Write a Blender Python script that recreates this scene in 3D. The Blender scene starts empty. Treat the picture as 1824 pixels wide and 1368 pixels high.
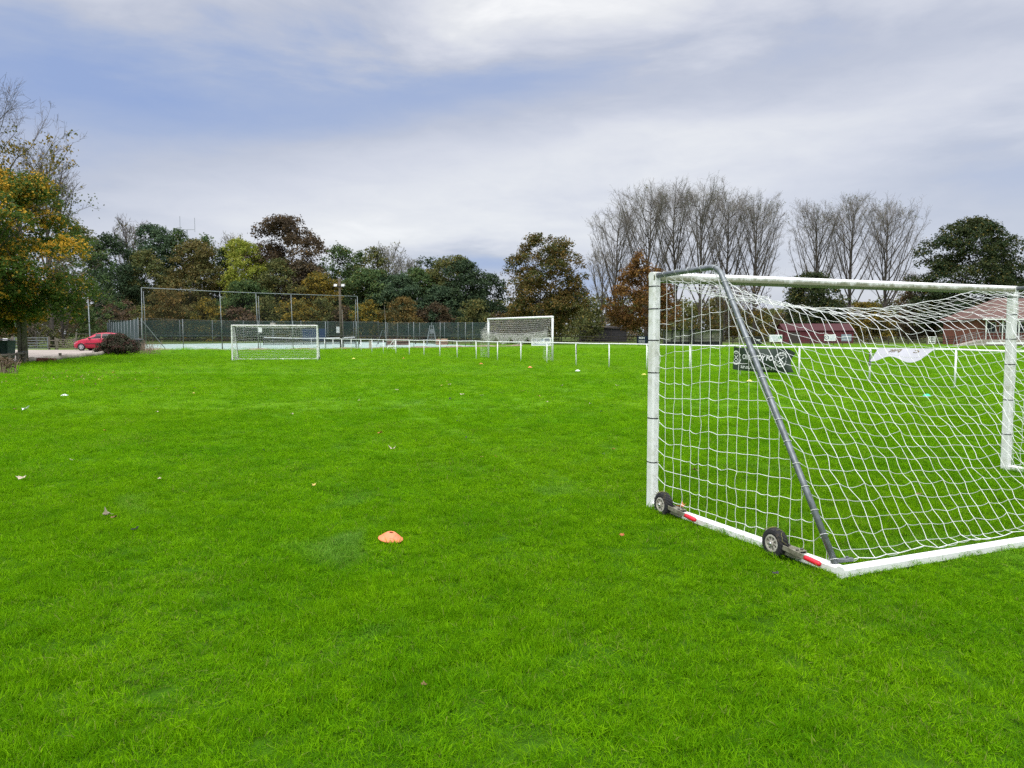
import bpy, bmesh, math, random
import numpy as np
from mathutils import Vector, Matrix

sc = bpy.context.scene
COL = sc.collection
R = math.radians

# ------------------------------------------------------------------ camera
F_PX, PITCH, CAM_H = 1371.0, R(3.63), 1.57
cam_d = bpy.data.cameras.new("camera")
cam_d.sensor_width = 36.0
cam_d.lens = 36.0 * F_PX / 1824.0
cam_d.clip_start, cam_d.clip_end = 0.1, 3000.0
cam = bpy.data.objects.new("camera", cam_d)
cam.location = (0, 0, CAM_H)
cam.rotation_euler = (R(90) - PITCH, 0, 0)
COL.objects.link(cam)
sc.camera = cam

# ------------------------------------------------------------------ sun, exposure
SUN_EL, SUN_AZ = R(52), R(205)          # azimuth measured from +Y towards +X
sun_d = bpy.data.lights.new("sun", 'SUN')
sun_d.energy = 1.2
sun_d.angle = R(35)
sun_d.color = (1.0, 0.96, 0.90)
sun = bpy.data.objects.new("sun", sun_d)
sdir = Vector((math.sin(SUN_AZ) * math.cos(SUN_EL), math.cos(SUN_AZ) * math.cos(SUN_EL), math.sin(SUN_EL)))
sun.rotation_euler = sdir.to_track_quat('Z', 'Y').to_euler()
sun.location = (0, 0, 60)
COL.objects.link(sun)

sc.view_settings.view_transform = 'Standard'
sc.view_settings.look = 'None'
sc.view_settings.exposure = 0.65
sc.view_settings.gamma = 1.0
sc.view_settings.use_curve_mapping = False
sc.render.engine = 'CYCLES'
sc.cycles.max_bounces = 6
sc.cycles.diffuse_bounces = 3
sc.cycles.glossy_bounces = 2
sc.cycles.transmission_bounces = 3
sc.cycles.transparent_max_bounces = 16
sc.cycles.caustics_reflective = False
sc.cycles.caustics_refractive = False
sc.cycles.use_denoising = False
sc.cycles.sample_clamp_indirect = 4.0

# ------------------------------------------------------------------ node helper
class NT:
    def __init__(self, tree):
        self.t = tree; self.n = tree.nodes; self.l = tree.links
    def new(self, typ, **kw):
        nd = self.n.new(typ)
        for k, v in kw.items(): setattr(nd, k, v)
        return nd
    def link(self, a, b): self.l.new(a, b)
    def set(self, sock, v):
        if isinstance(v, (int, float)): sock.default_value = v
        elif isinstance(v, (tuple, list)):
            if len(sock.default_value) == 4 and len(v) == 3: v = tuple(v) + (1.0,)
            sock.default_value = v
        else: self.l.new(v, sock)
    def math(self, op, a, b=0.0, c=None, clamp=False):
        nd = self.new('ShaderNodeMath', operation=op); nd.use_clamp = clamp
        self.set(nd.inputs[0], a); self.set(nd.inputs[1], b)
        if c is not None: self.set(nd.inputs[2], c)
        return nd.outputs[0]
    def noise(self, vec, scale, detail=3.0, rough=0.55, dist=0.0):
        nd = self.new('ShaderNodeTexNoise')
        if vec is not None: self.link(vec, nd.inputs['Vector'])
        nd.inputs['Scale'].default_value = scale
        nd.inputs['Detail'].default_value = detail
        nd.inputs['Roughness'].default_value = rough
        nd.inputs['Distortion'].default_value = dist
        return nd.outputs[0]
    def mix(self, f, a, b, blend='MIX'):
        nd = self.new('ShaderNodeMix', data_type='RGBA', blend_type=blend)
        self.set(nd.inputs[0], f); self.set(nd.inputs[6], a); self.set(nd.inputs[7], b)
        return nd.outputs[2]
    def ramp(self, f, stops, interp='LINEAR'):
        nd = self.new('ShaderNodeValToRGB')
        el = nd.color_ramp.elements; nd.color_ramp.interpolation = interp
        while len(el) < len(stops): el.new(0.5)
        for e, (p, c) in zip(el, stops):
            e.position = p
            e.color = tuple(c) + (1.0,) if not isinstance(c, (int, float)) else (c, c, c, 1.0)
        self.set(nd.inputs[0], f)
        return nd.outputs[0]
    def maprange(self, v, a, b, c=0.0, d=1.0, smooth=False):
        nd = self.new('ShaderNodeMapRange')
        nd.interpolation_type = 'SMOOTHSTEP' if smooth else 'LINEAR'
        nd.clamp = True
        self.set(nd.inputs[0], v)
        for i, x in enumerate((a, b, c, d)): self.set(nd.inputs[1 + i], x)
        return nd.outputs[0]
    def sep(self, v):
        nd = self.new('ShaderNodeSeparateXYZ'); self.link(v, nd.inputs[0]); return nd.outputs
    def comb(self, x, y, z):
        nd = self.new('ShaderNodeCombineXYZ')
        for i, v in enumerate((x, y, z)): self.set(nd.inputs[i], v)
        return nd.outputs[0]

# ------------------------------------------------------------------ world: overcast autumn sky with blue-grey gaps
world = bpy.data.worlds.new("World"); sc.world = world
world.use_nodes = True
wt = NT(world.node_tree); wt.n.clear()
wout = wt.new('ShaderNodeOutputWorld'); bg = wt.new('ShaderNodeBackground')
wt.link(bg.outputs[0], wout.inputs[0])
sky = wt.new('ShaderNodeTexSky', sky_type='NISHITA')
sky.sun_disc = False; sky.sun_elevation = SUN_EL; sky.sun_rotation = SUN_AZ
sky.air_density = 1.0; sky.dust_density = 1.0
tc = wt.new('ShaderNodeTexCoord')
dx, dy, dz = wt.sep(tc.outputs['Generated'])
az = wt.math('ARCTAN2', dx, dy)
el = wt.math('ARCSINE', dz)
zc = wt.math('MAXIMUM', dz, 0.0)
zz = wt.math('ADD', zc, 0.16)
pv = wt.comb(wt.math('DIVIDE', dx, zz), wt.math('DIVIDE', dy, zz), 0.0)
n1 = wt.noise(pv, 0.55, 6.0, 0.55, 0.4)
n2 = wt.noise(wt.comb(wt.math('MULTIPLY', az, 2.2), wt.math('MULTIPLY', el, 7.5), 3.1), 1.6, 6.0, 0.55, 0.3)
# soft warp of the angular coordinates so that the banks of cloud have ragged edges
wob = wt.math('MULTIPLY', wt.math('SUBTRACT', n2, 0.5), 0.16)
azw = wt.math('ADD', az, wt.math('MULTIPLY', wob, 1.6))
elw = wt.math('ADD', el, wob)
def gauss(px, py, sx, sy, amp):
    a0 = math.atan((px - 912) / F_PX); e0 = math.atan((597 - py) / F_PX)
    u = wt.math('DIVIDE', wt.math('SUBTRACT', azw, a0), sx / F_PX)
    v = wt.math('DIVIDE', wt.math('SUBTRACT', elw, e0), sy / F_PX)
    q = wt.math('ADD', wt.math('MULTIPLY', u, u), wt.math('MULTIPLY', v, v))
    return wt.math('MULTIPLY', wt.math('EXPONENT', wt.math('MULTIPLY', q, -0.5)), amp)
CLOUDS = [(960, -20, 300, 60, .34), (90, 240, 280, 120, -.38), (540, 210, 400, 62, -.36), (880, 165, 190, 36, -.17),
          (680, 330, 480, 60, .16), (1260, 250, 330, 42, .26), (1560, 195, 260, 50, -.10), (1330, 130, 330, 34, -.10), (1790, 335, 170, 60, -.30),
          (860, 470, 80, 22, -.48), (1055, 505, 80, 40, -.42), (110, 385, 90, 22, -.20), (420, 395, 330, 40, .14), (1250, 330, 500, 60, .12),
          (150, 20, 260, 45, .16), (1750, 225, 110, 34, .14), (1730, 20, 300, 60, .06), (700, 440, 600, 40, .04)]
w = wt.math('ADD', 0.60, wt.math('MULTIPLY', wt.math('SUBTRACT', n1, 0.5), 0.24))
w = wt.math('ADD', w, wt.math('MULTIPLY', wt.math('SUBTRACT', n2, 0.5), 0.40))
n3 = wt.noise(wt.comb(wt.math('MULTIPLY', az, 3.0), wt.math('MULTIPLY', el, 9.0), 7.7), 5.0, 5.0, 0.6, 0.6)
w = wt.math('ADD', w, wt.math('MULTIPLY', wt.math('SUBTRACT', n3, 0.5), 0.16))
for c in CLOUDS: w = wt.math('ADD', w, gauss(*c))
up = wt.maprange(el, R(25), R(60), 0.0, 1.0, True)
w = wt.math('ADD', w, wt.math('MULTIPLY', up, 0.35))
cloud = wt.ramp(w, [(0.0, (.31, .41, .68)), (0.22, (.39, .47, .68)), (0.48, (.54, .575, .685)),
                    (0.70, (.69, .71, .79)), (0.88, (.83, .84, .87)), (1.0, (1.0, 1.0, 1.0))])
# overcast sky is brightest overhead; extra gain added there and behind camera brightens ground
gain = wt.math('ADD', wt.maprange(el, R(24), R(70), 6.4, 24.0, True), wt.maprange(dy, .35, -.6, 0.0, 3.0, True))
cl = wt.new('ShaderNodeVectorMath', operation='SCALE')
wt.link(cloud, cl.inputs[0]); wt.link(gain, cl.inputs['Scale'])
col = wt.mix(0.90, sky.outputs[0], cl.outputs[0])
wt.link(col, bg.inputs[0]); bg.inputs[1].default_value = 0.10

# ------------------------------------------------------------------ materials
def principled(name):
    m = bpy.data.materials.new(name); m.use_nodes = True
    nt = NT(m.node_tree); b = nt.n['Principled BSDF']
    return m, nt, b
def mat(name, c, rough=0.6, c2=None, scale=6.0, metal=0.0, spec=0.4, bump=0.0, bscale=None, detail=4.0, lo=0.4, hi=0.62):
    m, nt, b = principled(name)
    b.inputs['Roughness'].default_value = rough
    b.inputs['Metallic'].default_value = metal
    b.inputs['Specular IOR Level'].default_value = spec
    tcn = nt.new('ShaderNodeTexCoord')
    if c2 is not None:
        f = nt.noise(tcn.outputs['Object'], scale, detail)
        f = nt.maprange(f, lo, hi)
        nt.link(nt.mix(f, c, c2), b.inputs['Base Color'])
    else:
        b.inputs['Base Color'].default_value = tuple(c) + (1,)
    if bump:
        bp = nt.new('ShaderNodeBump'); bp.inputs['Strength'].default_value = bump
        nt.link(nt.noise(tcn.outputs['Object'], bscale or scale * 4, 4.0), bp.inputs['Height'])
        nt.link(bp.outputs[0], b.inputs['Normal'])
    return m

def leaf_mat(name, c1, c2, c3, trans=0.25, pz=(0.45, 0.62), rough=0.75):
    """c1 main leaf colour, c2 second colour taken by whole sprays, c3 stray single leaves"""
    m, nt, b = principled(name)
    at = nt.new('ShaderNodeAttribute', attribute_name='leaf'); fa = nt.sep(at.outputs['Vector'])
    f = nt.maprange(fa[0], pz[0], pz[1], 0, 1)
    col = nt.mix(f, c1, c2)
    g = nt.math('GREATER_THAN', fa[1], 0.92)
    col = nt.mix(g, col, c3)
    v = nt.maprange(fa[2], 0, 1, 0.92, 1.62)
    hs = nt.new('ShaderNodeHueSaturation'); nt.link(col, hs.inputs['Color']); nt.link(v, hs.inputs['Value'])
    col = hs.outputs[0]
    nt.link(col, b.inputs['Base Color'])
    b.inputs['Roughness'].default_value = rough
    b.inputs['Specular IOR Level'].default_value = 0.25
    tr = nt.new('ShaderNodeBsdfTranslucent'); nt.link(col, tr.inputs['Color'])
    mx = nt.new('ShaderNodeMixShader'); mx.inputs[0].default_value = trans
    nt.link(b.outputs[0], mx.inputs[1]); nt.link(tr.outputs[0], mx.inputs[2])
    nt.link(mx.outputs[0], nt.n['Material Output'].inputs[0])
    return m

def stained_white(name, base, stain, axis_low=None, thr=(0.52, 0.66), amount=0.8, scale=9.0):
    """white paint with algae; axis_low = local z band in which algae grows thick (underside of the bar)"""
    m, nt, b = principled(name)
    tcn = nt.new('ShaderNodeTexCoord')
    x, y, z = nt.sep(tcn.outputs['Object'])
    f = nt.maprange(nt.noise(tcn.outputs['Object'], scale, 6.0, 0.7), thr[0], thr[1])
    f = nt.math('MULTIPLY', f, amount)
    if axis_low is not None:
        edge = nt.math('ADD', z, nt.math('MULTIPLY', nt.math('SUBTRACT', nt.noise(tcn.outputs['Object'], 11.0, 6.0, .7), 0.5), 0.11))
        g = nt.maprange(edge, axis_low[0], axis_low[1], 0.92, 0.0)
        f = nt.math('MAXIMUM', f, g)
    nt.link(nt.mix(f, base, stain), b.inputs['Base Color'])
    b.inputs['Roughness'].default_value = 0.5
    bp = nt.new('ShaderNodeBump'); bp.inputs['Strength'].default_value = 0.12
    nt.link(nt.noise(tcn.outputs['Object'], 40.0, 3.0), bp.inputs['Height']); nt.link(bp.outputs[0], b.inputs['Normal'])
    return m

WHITE = (.80, .82, .81)
M = {}
M['white_paint'] = mat('white_paint', (.80, .82, .82), .45, (.62, .65, .60), 5.0, lo=.5, hi=.75)
M['post_white'] = stained_white('weathered_white_post', (.74, .76, .74), (.40, .42, .30), thr=(.46, .70), amount=.75)
M['bar_white'] = stained_white('algae_white_bar', (.80, .81, .79), (.135, .145, .06), axis_low=(2.078, 2.112), thr=(.58, .72), amount=.6)
M['ground_bar'] = stained_white('clean_white_bar', (.78, .79, .78), (.34, .36, .22), thr=(.54, .72), amount=.7)
M['grey_tube'] = mat('galvanised_grey_tube', (.20, .22, .235), .42, (.13, .145, .15), 18.0, metal=.55, bump=.05)
M['cord'] = mat('white_net_cord', (.74, .75, .76), .8, (.60, .62, .58), 2.0)
M['old_cord'] = mat('grey_net_cord', (.52, .52, .49), .85)
M['black_strap'] = mat('black_strap', (.012, .012, .014), .5)
M['rubber'] = mat('muddy_rubber', (.018, .018, .020), .85, (.075, .06, .045), 22.0, bump=.5, bscale=60., lo=.55, hi=.72)
M['rim'] = mat('dusty_plastic_rim', (.46, .44, .38), .6, (.28, .26, .22), 30.0)
M['steel'] = mat('bright_steel', (.55, .55, .56), .3, metal=.9)
M['bracket'] = mat('olive_zinc_bracket', (.26, .25, .19), .6, (.15, .14, .10), 20.0, metal=.25)
M['red_grip'] = mat('red_rubber_grip', (.60, .012, .03), .4)
M['wood'] = mat('weathered_wood', (.19, .165, .135), .85, (.11, .095, .075), 7.0, bump=.4, bscale=20.)
M['dark_wood'] = mat('dark_wood', (.055, .046, .038), .85, (.035, .03, .026), 5.0, bump=.3)
M['black_timber'] = mat('black_boards', (.022, .021, .025), .8, (.034, .031, .033), 3.0)
M['galv'] = mat('galvanised_post', (.23, .26, .27), .55, (.17, .19, .20), 4.0, metal=.3)
M['bark'] = mat('grey_brown_bark', (.085, .073, .060), .9, (.05, .043, .036), 6.0, bump=.5)
M['twig'] = mat('brown_twig', (.115, .095, .078), .9, (.075, .062, .052), 1.5)
M['pale_twig'] = mat('pale_twig', (.26, .25, .22), .9, (.17, .16, .14), 1.5)
M['ptwig'] = mat('poplar_twig', (.18, .162, .14), .9, (.13, .118, .102), 1.5)
M['green_bin'] = mat('green_plastic', (.012, .045, .032), .5)
M['grey_bin'] = mat('dark_grey_plastic', (.035, .038, .042), .5)
M['brick'] = mat('red_brick', (.24, .085, .06), .85, (.16, .06, .045), 9.0, bump=.3)
M['stone'] = mat('pale_stone', (.36, .33, .28), .9, (.25, .23, .19), 4.0)
M['lamp'] = mat('floodlight_casing', (.45, .46, .46), .5)
M['sign_white'] = mat('white_board', (.80, .81, .82), .5)
M['navy'] = mat('navy_board', (.010, .018, .034), .85, spec=.15)
M['ink'] = mat('dark_blue_ink', (.03, .05, .11), .6)
M['ink_blue'] = mat('pale_blue_ink', (.22, .30, .48), .6)
M['ink_white'] = mat('white_lettering', (.75, .77, .76), .6)
M['green_ink'] = mat('green_print', (.03, .22, .12), .6)
M['grey_board'] = mat('grey_board', (.20, .24, .30), .5)
M['ban_green'] = mat('dark_green_vinyl', (.020, .034, .024), .45, (.028, .042, .03), 2.0)
M['ban_white'] = mat('white_vinyl', (.37, .375, .41), .6)
M['tan'] = mat('tan_print', (.13, .10, .05), .7)
M['black_frame'] = mat('black_steel', (.012, .012, .015), .45)
M['car_red'] = mat('red_car_paint', (.44, .012, .045), .3, spec=.5)
M['glass'] = mat('dark_window_glass', (.012, .016, .020), .25, spec=.25)
M['head_glass'] = mat('headlight_glass', (.75, .77, .80), .15, spec=.8)
M['black_plastic'] = mat('black_plastic', (.016, .016, .018), .6)
M['alloy'] = mat('silver_alloy', (.50, .51, .53), .35, metal=.6)
M['tile'] = mat('red_roof_tiles', (.13, .072, .058), .85, (.095, .052, .045), 2.5, bump=.3, bscale=30)
M['barn_red'] = mat('barn_red_sheet', (.12, .022, .030), .8, (.09, .018, .024), 2.0)
M['barn_roof'] = mat('dark_barn_roof', (.060, .016, .020), .85)
M['grey_roof'] = mat('grey_slates', (.10, .10, .11), .8)
M['render_cream'] = mat('cream_wall', (.50, .47, .40), .9)
M['orange_cone'] = mat('orange_plastic', (.86, .21, .09), .5, (.80, .25, .13), 14.0, lo=.45, hi=.7)
M['yellow_cone'] = mat('yellow_plastic', (.82, .72, .16), .5)
M['green_cone'] = mat('green_plastic_disc', (.04, .60, .33), .5)
M['white_cone'] = mat('white_plastic', (.82, .84, .86), .5)
M['court'] = mat('pale_green_court', (.33, .43, .39), .9, (.27, .37, .34), .35, bump=.05)
M['court_line'] = mat('white_court_line', (.75, .77, .76), .8)
M['blue_sheet'] = mat('blue_sheet', (.012, .032, .075), .8)
M['net_dark'] = mat('dark_net', (.02, .022, .024), .9)

def screen_mat(name, c, alpha, scale=30.0):
    """woven windbreak / chain link: part of the light passes through"""
    m, nt, b = principled(name)
    tcn = nt.new('ShaderNodeTexCoord')
    f = nt.noise(tcn.outputs['Object'], 0.7, 4.0)
    hs = nt.new('ShaderNodeHueSaturation'); hs.inputs['Color'].default_value = tuple(c) + (1,)
    nt.link(nt.maprange(f, .3, .7, .8, 1.2), hs.inputs['Value'])
    nt.link(hs.outputs[0], b.inputs['Base Color'])
    b.inputs['Roughness'].default_value = .8
    tr = nt.new('ShaderNodeBsdfTransparent')
    mx = nt.new('ShaderNodeMixShader'); mx.inputs[0].default_value = alpha
    nt.link(tr.outputs[0], mx.inputs[1]); nt.link(b.outputs[0], mx.inputs[2])
    nt.link(mx.outputs[0], nt.n['Material Output'].inputs[0])
    return m
M['windbreak'] = screen_mat('green_windbreak', (.010, .030, .024), .58)
M['windbreak_side'] = screen_mat('grey_green_windbreak', (.026, .052, .056), .92)
M['chainlink'] = screen_mat('chain_link', (.05, .075, .07), .16)
M['highnet'] = screen_mat('fine_ball_net', (.05, .06, .06), .05)
M['perspex'] = screen_mat('clear_perspex', (.27, .275, .235), .66)

# ------------------------------------------------------------------ mesh builder
class MB:
    def __init__(s): s.V = []; s.F = []; s.n = 0; s.attr = []
    def add(s, verts, faces):
        verts = np.asarray(verts, float).reshape(-1, 3)
        o = s.n; s.V.append(verts); s.n += len(verts)
        if isinstance(faces, np.ndarray): s.F.append(faces + o)
        else:
            d = {}
            for f in faces: d.setdefault(len(f), []).append(f)
            for k, fl in d.items(): s.F.append(np.array(fl, int) + o)
        return s
    def box(s, c, size, rz=0.0, M4=None):
        hx, hy, hz = size[0] / 2, size[1] / 2, size[2] / 2
        v = np.array([(a * hx, b * hy, c_ * hz) for c_ in (-1, 1) for a, b in ((-1, -1), (1, -1), (1, 1), (-1, 1))])
        if rz:
            cr, sr = math.cos(rz), math.sin(rz)
            v = np.stack([v[:, 0] * cr - v[:, 1] * sr, v[:, 0] * sr + v[:, 1] * cr, v[:, 2]], 1)
        v = v + np.array(c)
        return s.add(v, [(0, 3, 2, 1), (4, 5, 6, 7), (0, 1, 5, 4), (1, 2, 6, 5), (2, 3, 7, 6), (3, 0, 4, 7)])
    def bar(s, p, q, w, h, up=(0, 0, 1), ch=0.0):
        """rectangular bar from p to q (w across, h along up), chamfered edges if ch"""
        p = np.array(p, float); q = np.array(q, float); d = q - p; d /= np.linalg.norm(d)
        u = np.array(up, float); a = np.cross(d, u)
        if np.linalg.norm(a) < 1e-4: a = np.cross(d, (1, 0, 0))
        a /= np.linalg.norm(a); b = np.cross(a, d)
        if ch > 0:
            prof = [(w/2-ch, -h/2), (w/2, -h/2+ch), (w/2, h/2-ch), (w/2-ch, h/2), (-w/2+ch, h/2), (-w/2, h/2-ch), (-w/2, -h/2+ch), (-w/2+ch, -h/2)]
        else: prof = [(w/2, -h/2), (w/2, h/2), (-w/2, h/2), (-w/2, -h/2)]
        k = len(prof)
        v = [p + a * x + b * y for x, y in prof] + [q + a * x + b * y for x, y in prof]
        f = [(i, (i + 1) % k, k + (i + 1) % k, k + i) for i in range(k)] + [tuple(range(k))[::-1], tuple(range(k, 2 * k))]
        return s.add(v, f)
    def tube(s, path, r, n=8, caps=True):
        P = np.asarray(path, float); m = len(P)
        rr = np.full(m, r, float) if np.isscalar(r) else np.asarray(r, float)
        T = np.zeros_like(P); T[1:-1] = P[2:] - P[:-2]; T[0] = P[1] - P[0]; T[-1] = P[-1] - P[-2]
        T /= np.linalg.norm(T, axis=1)[:, None] + 1e-12
        a = np.cross(T[0], (0, 0, 1.0))
        if np.linalg.norm(a) < 1e-3: a = np.cross(T[0], (1.0, 0, 0))
        a /= np.linalg.norm(a); vs = []
        th = np.arange(n) * 2 * math.pi / n
        for i in range(m):
            a = a - T[i] * a.dot(T[i]); a /= np.linalg.norm(a) + 1e-12; b = np.cross(T[i], a)
            vs.append(P[i] + rr[i] * (np.cos(th)[:, None] * a + np.sin(th)[:, None] * b))
        v = np.concatenate(vs)
        fs = [(i * n + j, i * n + (j + 1) % n, (i + 1) * n + (j + 1) % n, (i + 1) * n + j) for i in range(m - 1) for j in range(n)]
        if caps: fs += [tuple(range(n))[::-1], tuple(range((m - 1) * n, m * n))]
        return s.add(v, fs)
    def segs(s, P, Q, r0, r1=None, n=3):
        """many straight tapered cords at once"""
        P = np.asarray(P, float).reshape(-1, 3); Q = np.asarray(Q, float).reshape(-1, 3)
        if len(P) == 0: return s
        r1 = r0 if r1 is None else r1
        r0 = np.broadcast_to(np.asarray(r0, float), (len(P),)); r1 = np.broadcast_to(np.asarray(r1, float), (len(P),))
        d = Q - P; L = np.linalg.norm(d, axis=1)[:, None] + 1e-9; d = d / L
        ref = np.where(np.abs(d[:, 2:3]) > 0.9, np.array([[1.0, 0, 0]]), np.array([[0, 0, 1.0]]))
        a = np.cross(d, ref); a /= np.linalg.norm(a, axis=1)[:, None]; b = np.cross(d, a)
        vs = []
        for base, r in ((P, r0), (Q, r1)):
            for j in range(n):
                t = 2 * math.pi * j / n
                vs.append(base + r[:, None] * (math.cos(t) * a + math.sin(t) * b))
        v = np.stack(vs, 1).reshape(-1, 3)
        k = np.arange(len(P)) * 2 * n
        f = np.concatenate([np.stack([k + j, k + (j + 1) % n, k + n + (j + 1) % n, k + n + j], 1) for j in range(n)])
        return s.add(v, f)
    def grid(s, G):
        """G: (a,b,3) array of points"""
        a, b = G.shape[:2]
        i = np.arange(a * b).reshape(a, b)
        f = np.stack([i[:-1, :-1], i[:-1, 1:], i[1:, 1:], i[1:, :-1]], -1).reshape(-1, 4)
        return s.add(G.reshape(-1, 3), f)
    def lathe(s, prof, n=24, axis='z', c=(0, 0, 0)):
        """prof: list of (radius, height)"""
        th = np.arange(n) * 2 * math.pi / n; vs = []
        for r, h in prof:
            ring = np.stack([r * np.cos(th), r * np.sin(th), np.full(n, h)], 1)
            if axis == 'x': ring = ring[:, [2, 0, 1]]
            if axis == 'y': ring = ring[:, [1, 2, 0]]
            vs.append(ring)
        v = np.concatenate(vs) + np.array(c)
        m = len(prof)
        return s.add(v, [(i * n + j, i * n + (j + 1) % n, (i + 1) * n + (j + 1) % n, (i + 1) * n + j) for i in range(m - 1) for j in range(n)])
    def build(s, name, material, parent=None, smooth=False, loc=None):
        V = np.concatenate(s.V); me = bpy.data.meshes.new(name)
        me.vertices.add(len(V)); me.vertices.foreach_set('co', V.astype(np.float32).ravel())
        loops = np.concatenate([f.ravel() for f in s.F]); sizes = np.concatenate([np.full(len(f), f.shape[1]) for f in s.F])
        starts = np.concatenate([[0], np.cumsum(sizes)[:-1]])
        me.loops.add(len(loops)); me.loops.foreach_set('vertex_index', loops.astype(np.int32))
        me.polygons.add(len(sizes)); me.polygons.foreach_set('loop_start', starts.astype(np.int32))
        try: me.polygons.foreach_set('loop_total', sizes.astype(np.int32))
        except Exception: pass
        me.update(calc_edges=True)
        if s.attr:
            A = np.concatenate(s.attr).astype(np.float32)
            at = me.attributes.new('leaf', 'FLOAT_VECTOR', 'POINT'); at.data.foreach_set('vector', A.ravel())
        me.polygons.foreach_set('use_smooth', np.full(len(sizes), bool(smooth)))
        me.validate()
        me.materials.append(material)
        o = bpy.data.objects.new(name, me); COL.objects.link(o)
        if parent is not None: o.parent = parent
        if loc is not None: o.location = loc
        return o

def tag(o, label=None, cat=None, group=None, kind=None):
    if label: o['label'] = label
    if cat: o['category'] = cat
    if group: o['group'] = group
    if kind: o['kind'] = kind
    return o
def thing(name, label, cat, loc=(0, 0, 0), rz=0.0, group=None):
    o = bpy.data.objects.new(name, None); COL.objects.link(o)
    o.empty_display_size = 0.2
    o.location = loc; o.rotation_euler = (0, 0, rz)
    return tag(o, label, cat, group)
def copy_thing(o, parent=None):
    c = o.copy(); COL.objects.link(c)
    if parent is not None: c.parent = parent
    for ch in list(o.children): copy_thing(ch, c)
    return c

# ------------------------------------------------------------------ pixel of the photograph -> place in the world (only used to read off positions)
def ss(a, b, x):
    t = np.clip((x - a) / (b - a), 0, 1); return t * t * (3 - 2 * t)
def gz(x, y):
    x = np.asarray(x, float); y = np.asarray(y, float)
    return (0.0015 * np.clip(y - 15, 0, 70) + 0.0100 * np.clip(y - 85, 0, 30) + 0.20 * ss(46, 60, y) * (1 - ss(66, 76, y)) * ss(23, 29, -x)
            + 0.012 * np.clip(y - 115, 0, 55))
def ray(px, py):
    xc = (px - 912) / F_PX; yc = -(py - 684) / F_PX
    return np.array([xc, math.cos(PITCH) + yc * math.sin(PITCH), -math.sin(PITCH) + yc * math.cos(PITCH)])
def at(px, py, Y):
    d = ray(px, py); return d * (Y / d[1]) + np.array([0, 0, CAM_H])
def gnd(px, py):
    d = ray(px, py); t = CAM_H / -d[2]
    for _ in range(60):
        p = d * t; t = (float(gz(p[0], p[1])) - CAM_H) / d[2]
    p = d * t; return np.array([p[0], p[1], float(gz(p[0], p[1]))])
def xat(px, Y): return at(px, 600, Y)[0]
def base(px, Y):
    x = xat(px, Y); return (x, Y, float(gz(x, Y)))

def vnoise(x, y, scale, seed=0):
    x = np.asarray(x) / scale + 1000; y = np.asarray(y) / scale + 1000
    ix = np.floor(x).astype(np.int64); iy = np.floor(y).astype(np.int64); fx = x - ix; fy = y - iy
    fx = fx * fx * (3 - 2 * fx); fy = fy * fy * (3 - 2 * fy)
    def h(a, b):
        n = (a * 374761393 + b * 668265263 + seed * 974711) & 0x7fffffff
        n = ((n ^ (n >> 13)) * 1274126177) & 0x7fffffff
        return ((n ^ (n >> 16)) & 0xffff) / 65535.0
    return (h(ix, iy) * (1 - fx) + h(ix + 1, iy) * fx) * (1 - fy) + (h(ix, iy + 1) * (1 - fx) + h(ix + 1, iy + 1) * fx) * fy

# ================================================================== GROUND
def grass_colour(nt, pos, per_blade=None):
    """colour of the turf from the place where it grows: lush, yellowish and pale bluish patches"""
    big = nt.noise(pos, 0.16, 4.0, 0.6)
    mid = nt.noise(pos, 0.9, 4.0, 0.6, 0.6)
    fine = nt.noise(pos, 4.5, 3.0, 0.6)
    c = nt.mix(nt.maprange(mid, .32, .68), (.108, .325, .0008), (.225, .485, .0014))
    c = nt.mix(nt.math('MULTIPLY', nt.maprange(big, .42, .68), .6), c, (.235, .420, .0030))
    pale = nt.noise(pos, 0.55, 3.0, 0.5, 1.2)
    c = nt.mix(nt.math('MULTIPLY', nt.maprange(pale, .62, .76), .55), c, (.22, .39, .13))
    c = nt.mix(nt.math('MULTIPLY', nt.maprange(fine, .60, .78), .35), c, (.030, .130, .002))
    if per_blade is not None:
        c = nt.mix(nt.maprange(per_blade, 0, 1), nt.mix(.45, c, (.03, .15, .002)), nt.mix(.35, c, (.28, .46, .010)))
    return c

def make_turf_mat():
    m, nt, b = principled('turf')
    g = nt.new('ShaderNodeNewGeometry'); pos = g.outputs['Position']
    c = grass_colour(nt, pos)
    x, y, z = nt.sep(pos)
    # pile of the turf: streaky at a grazing view
    st = nt.noise(pos, 7.0, 5.0, 0.7)
    c = nt.mix(nt.math('MULTIPLY', nt.maprange(st, .40, .70), .6), c, (.050, .150, .003))
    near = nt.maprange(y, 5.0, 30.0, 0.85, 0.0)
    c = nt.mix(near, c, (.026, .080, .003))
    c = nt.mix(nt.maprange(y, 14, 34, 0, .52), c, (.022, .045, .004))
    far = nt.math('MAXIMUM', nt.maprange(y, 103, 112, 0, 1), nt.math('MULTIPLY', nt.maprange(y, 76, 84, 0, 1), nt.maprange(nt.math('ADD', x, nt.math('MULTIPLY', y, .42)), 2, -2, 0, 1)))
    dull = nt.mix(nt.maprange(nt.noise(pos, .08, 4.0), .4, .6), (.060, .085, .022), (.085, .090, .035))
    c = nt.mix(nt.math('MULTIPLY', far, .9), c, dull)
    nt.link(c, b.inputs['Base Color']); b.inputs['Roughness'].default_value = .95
    b.inputs['Specular IOR Level'].default_value = .1
    bp = nt.new('ShaderNodeBump'); bp.inputs['Strength'].default_value = .9; bp.inputs['Distance'].default_value = .06
    nt.link(nt.noise(pos, 9.0, 6.0, .7), bp.inputs['Height']); nt.link(bp.outputs[0], b.inputs['Normal'])
    return m
M['turf'] = make_turf_mat()

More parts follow.
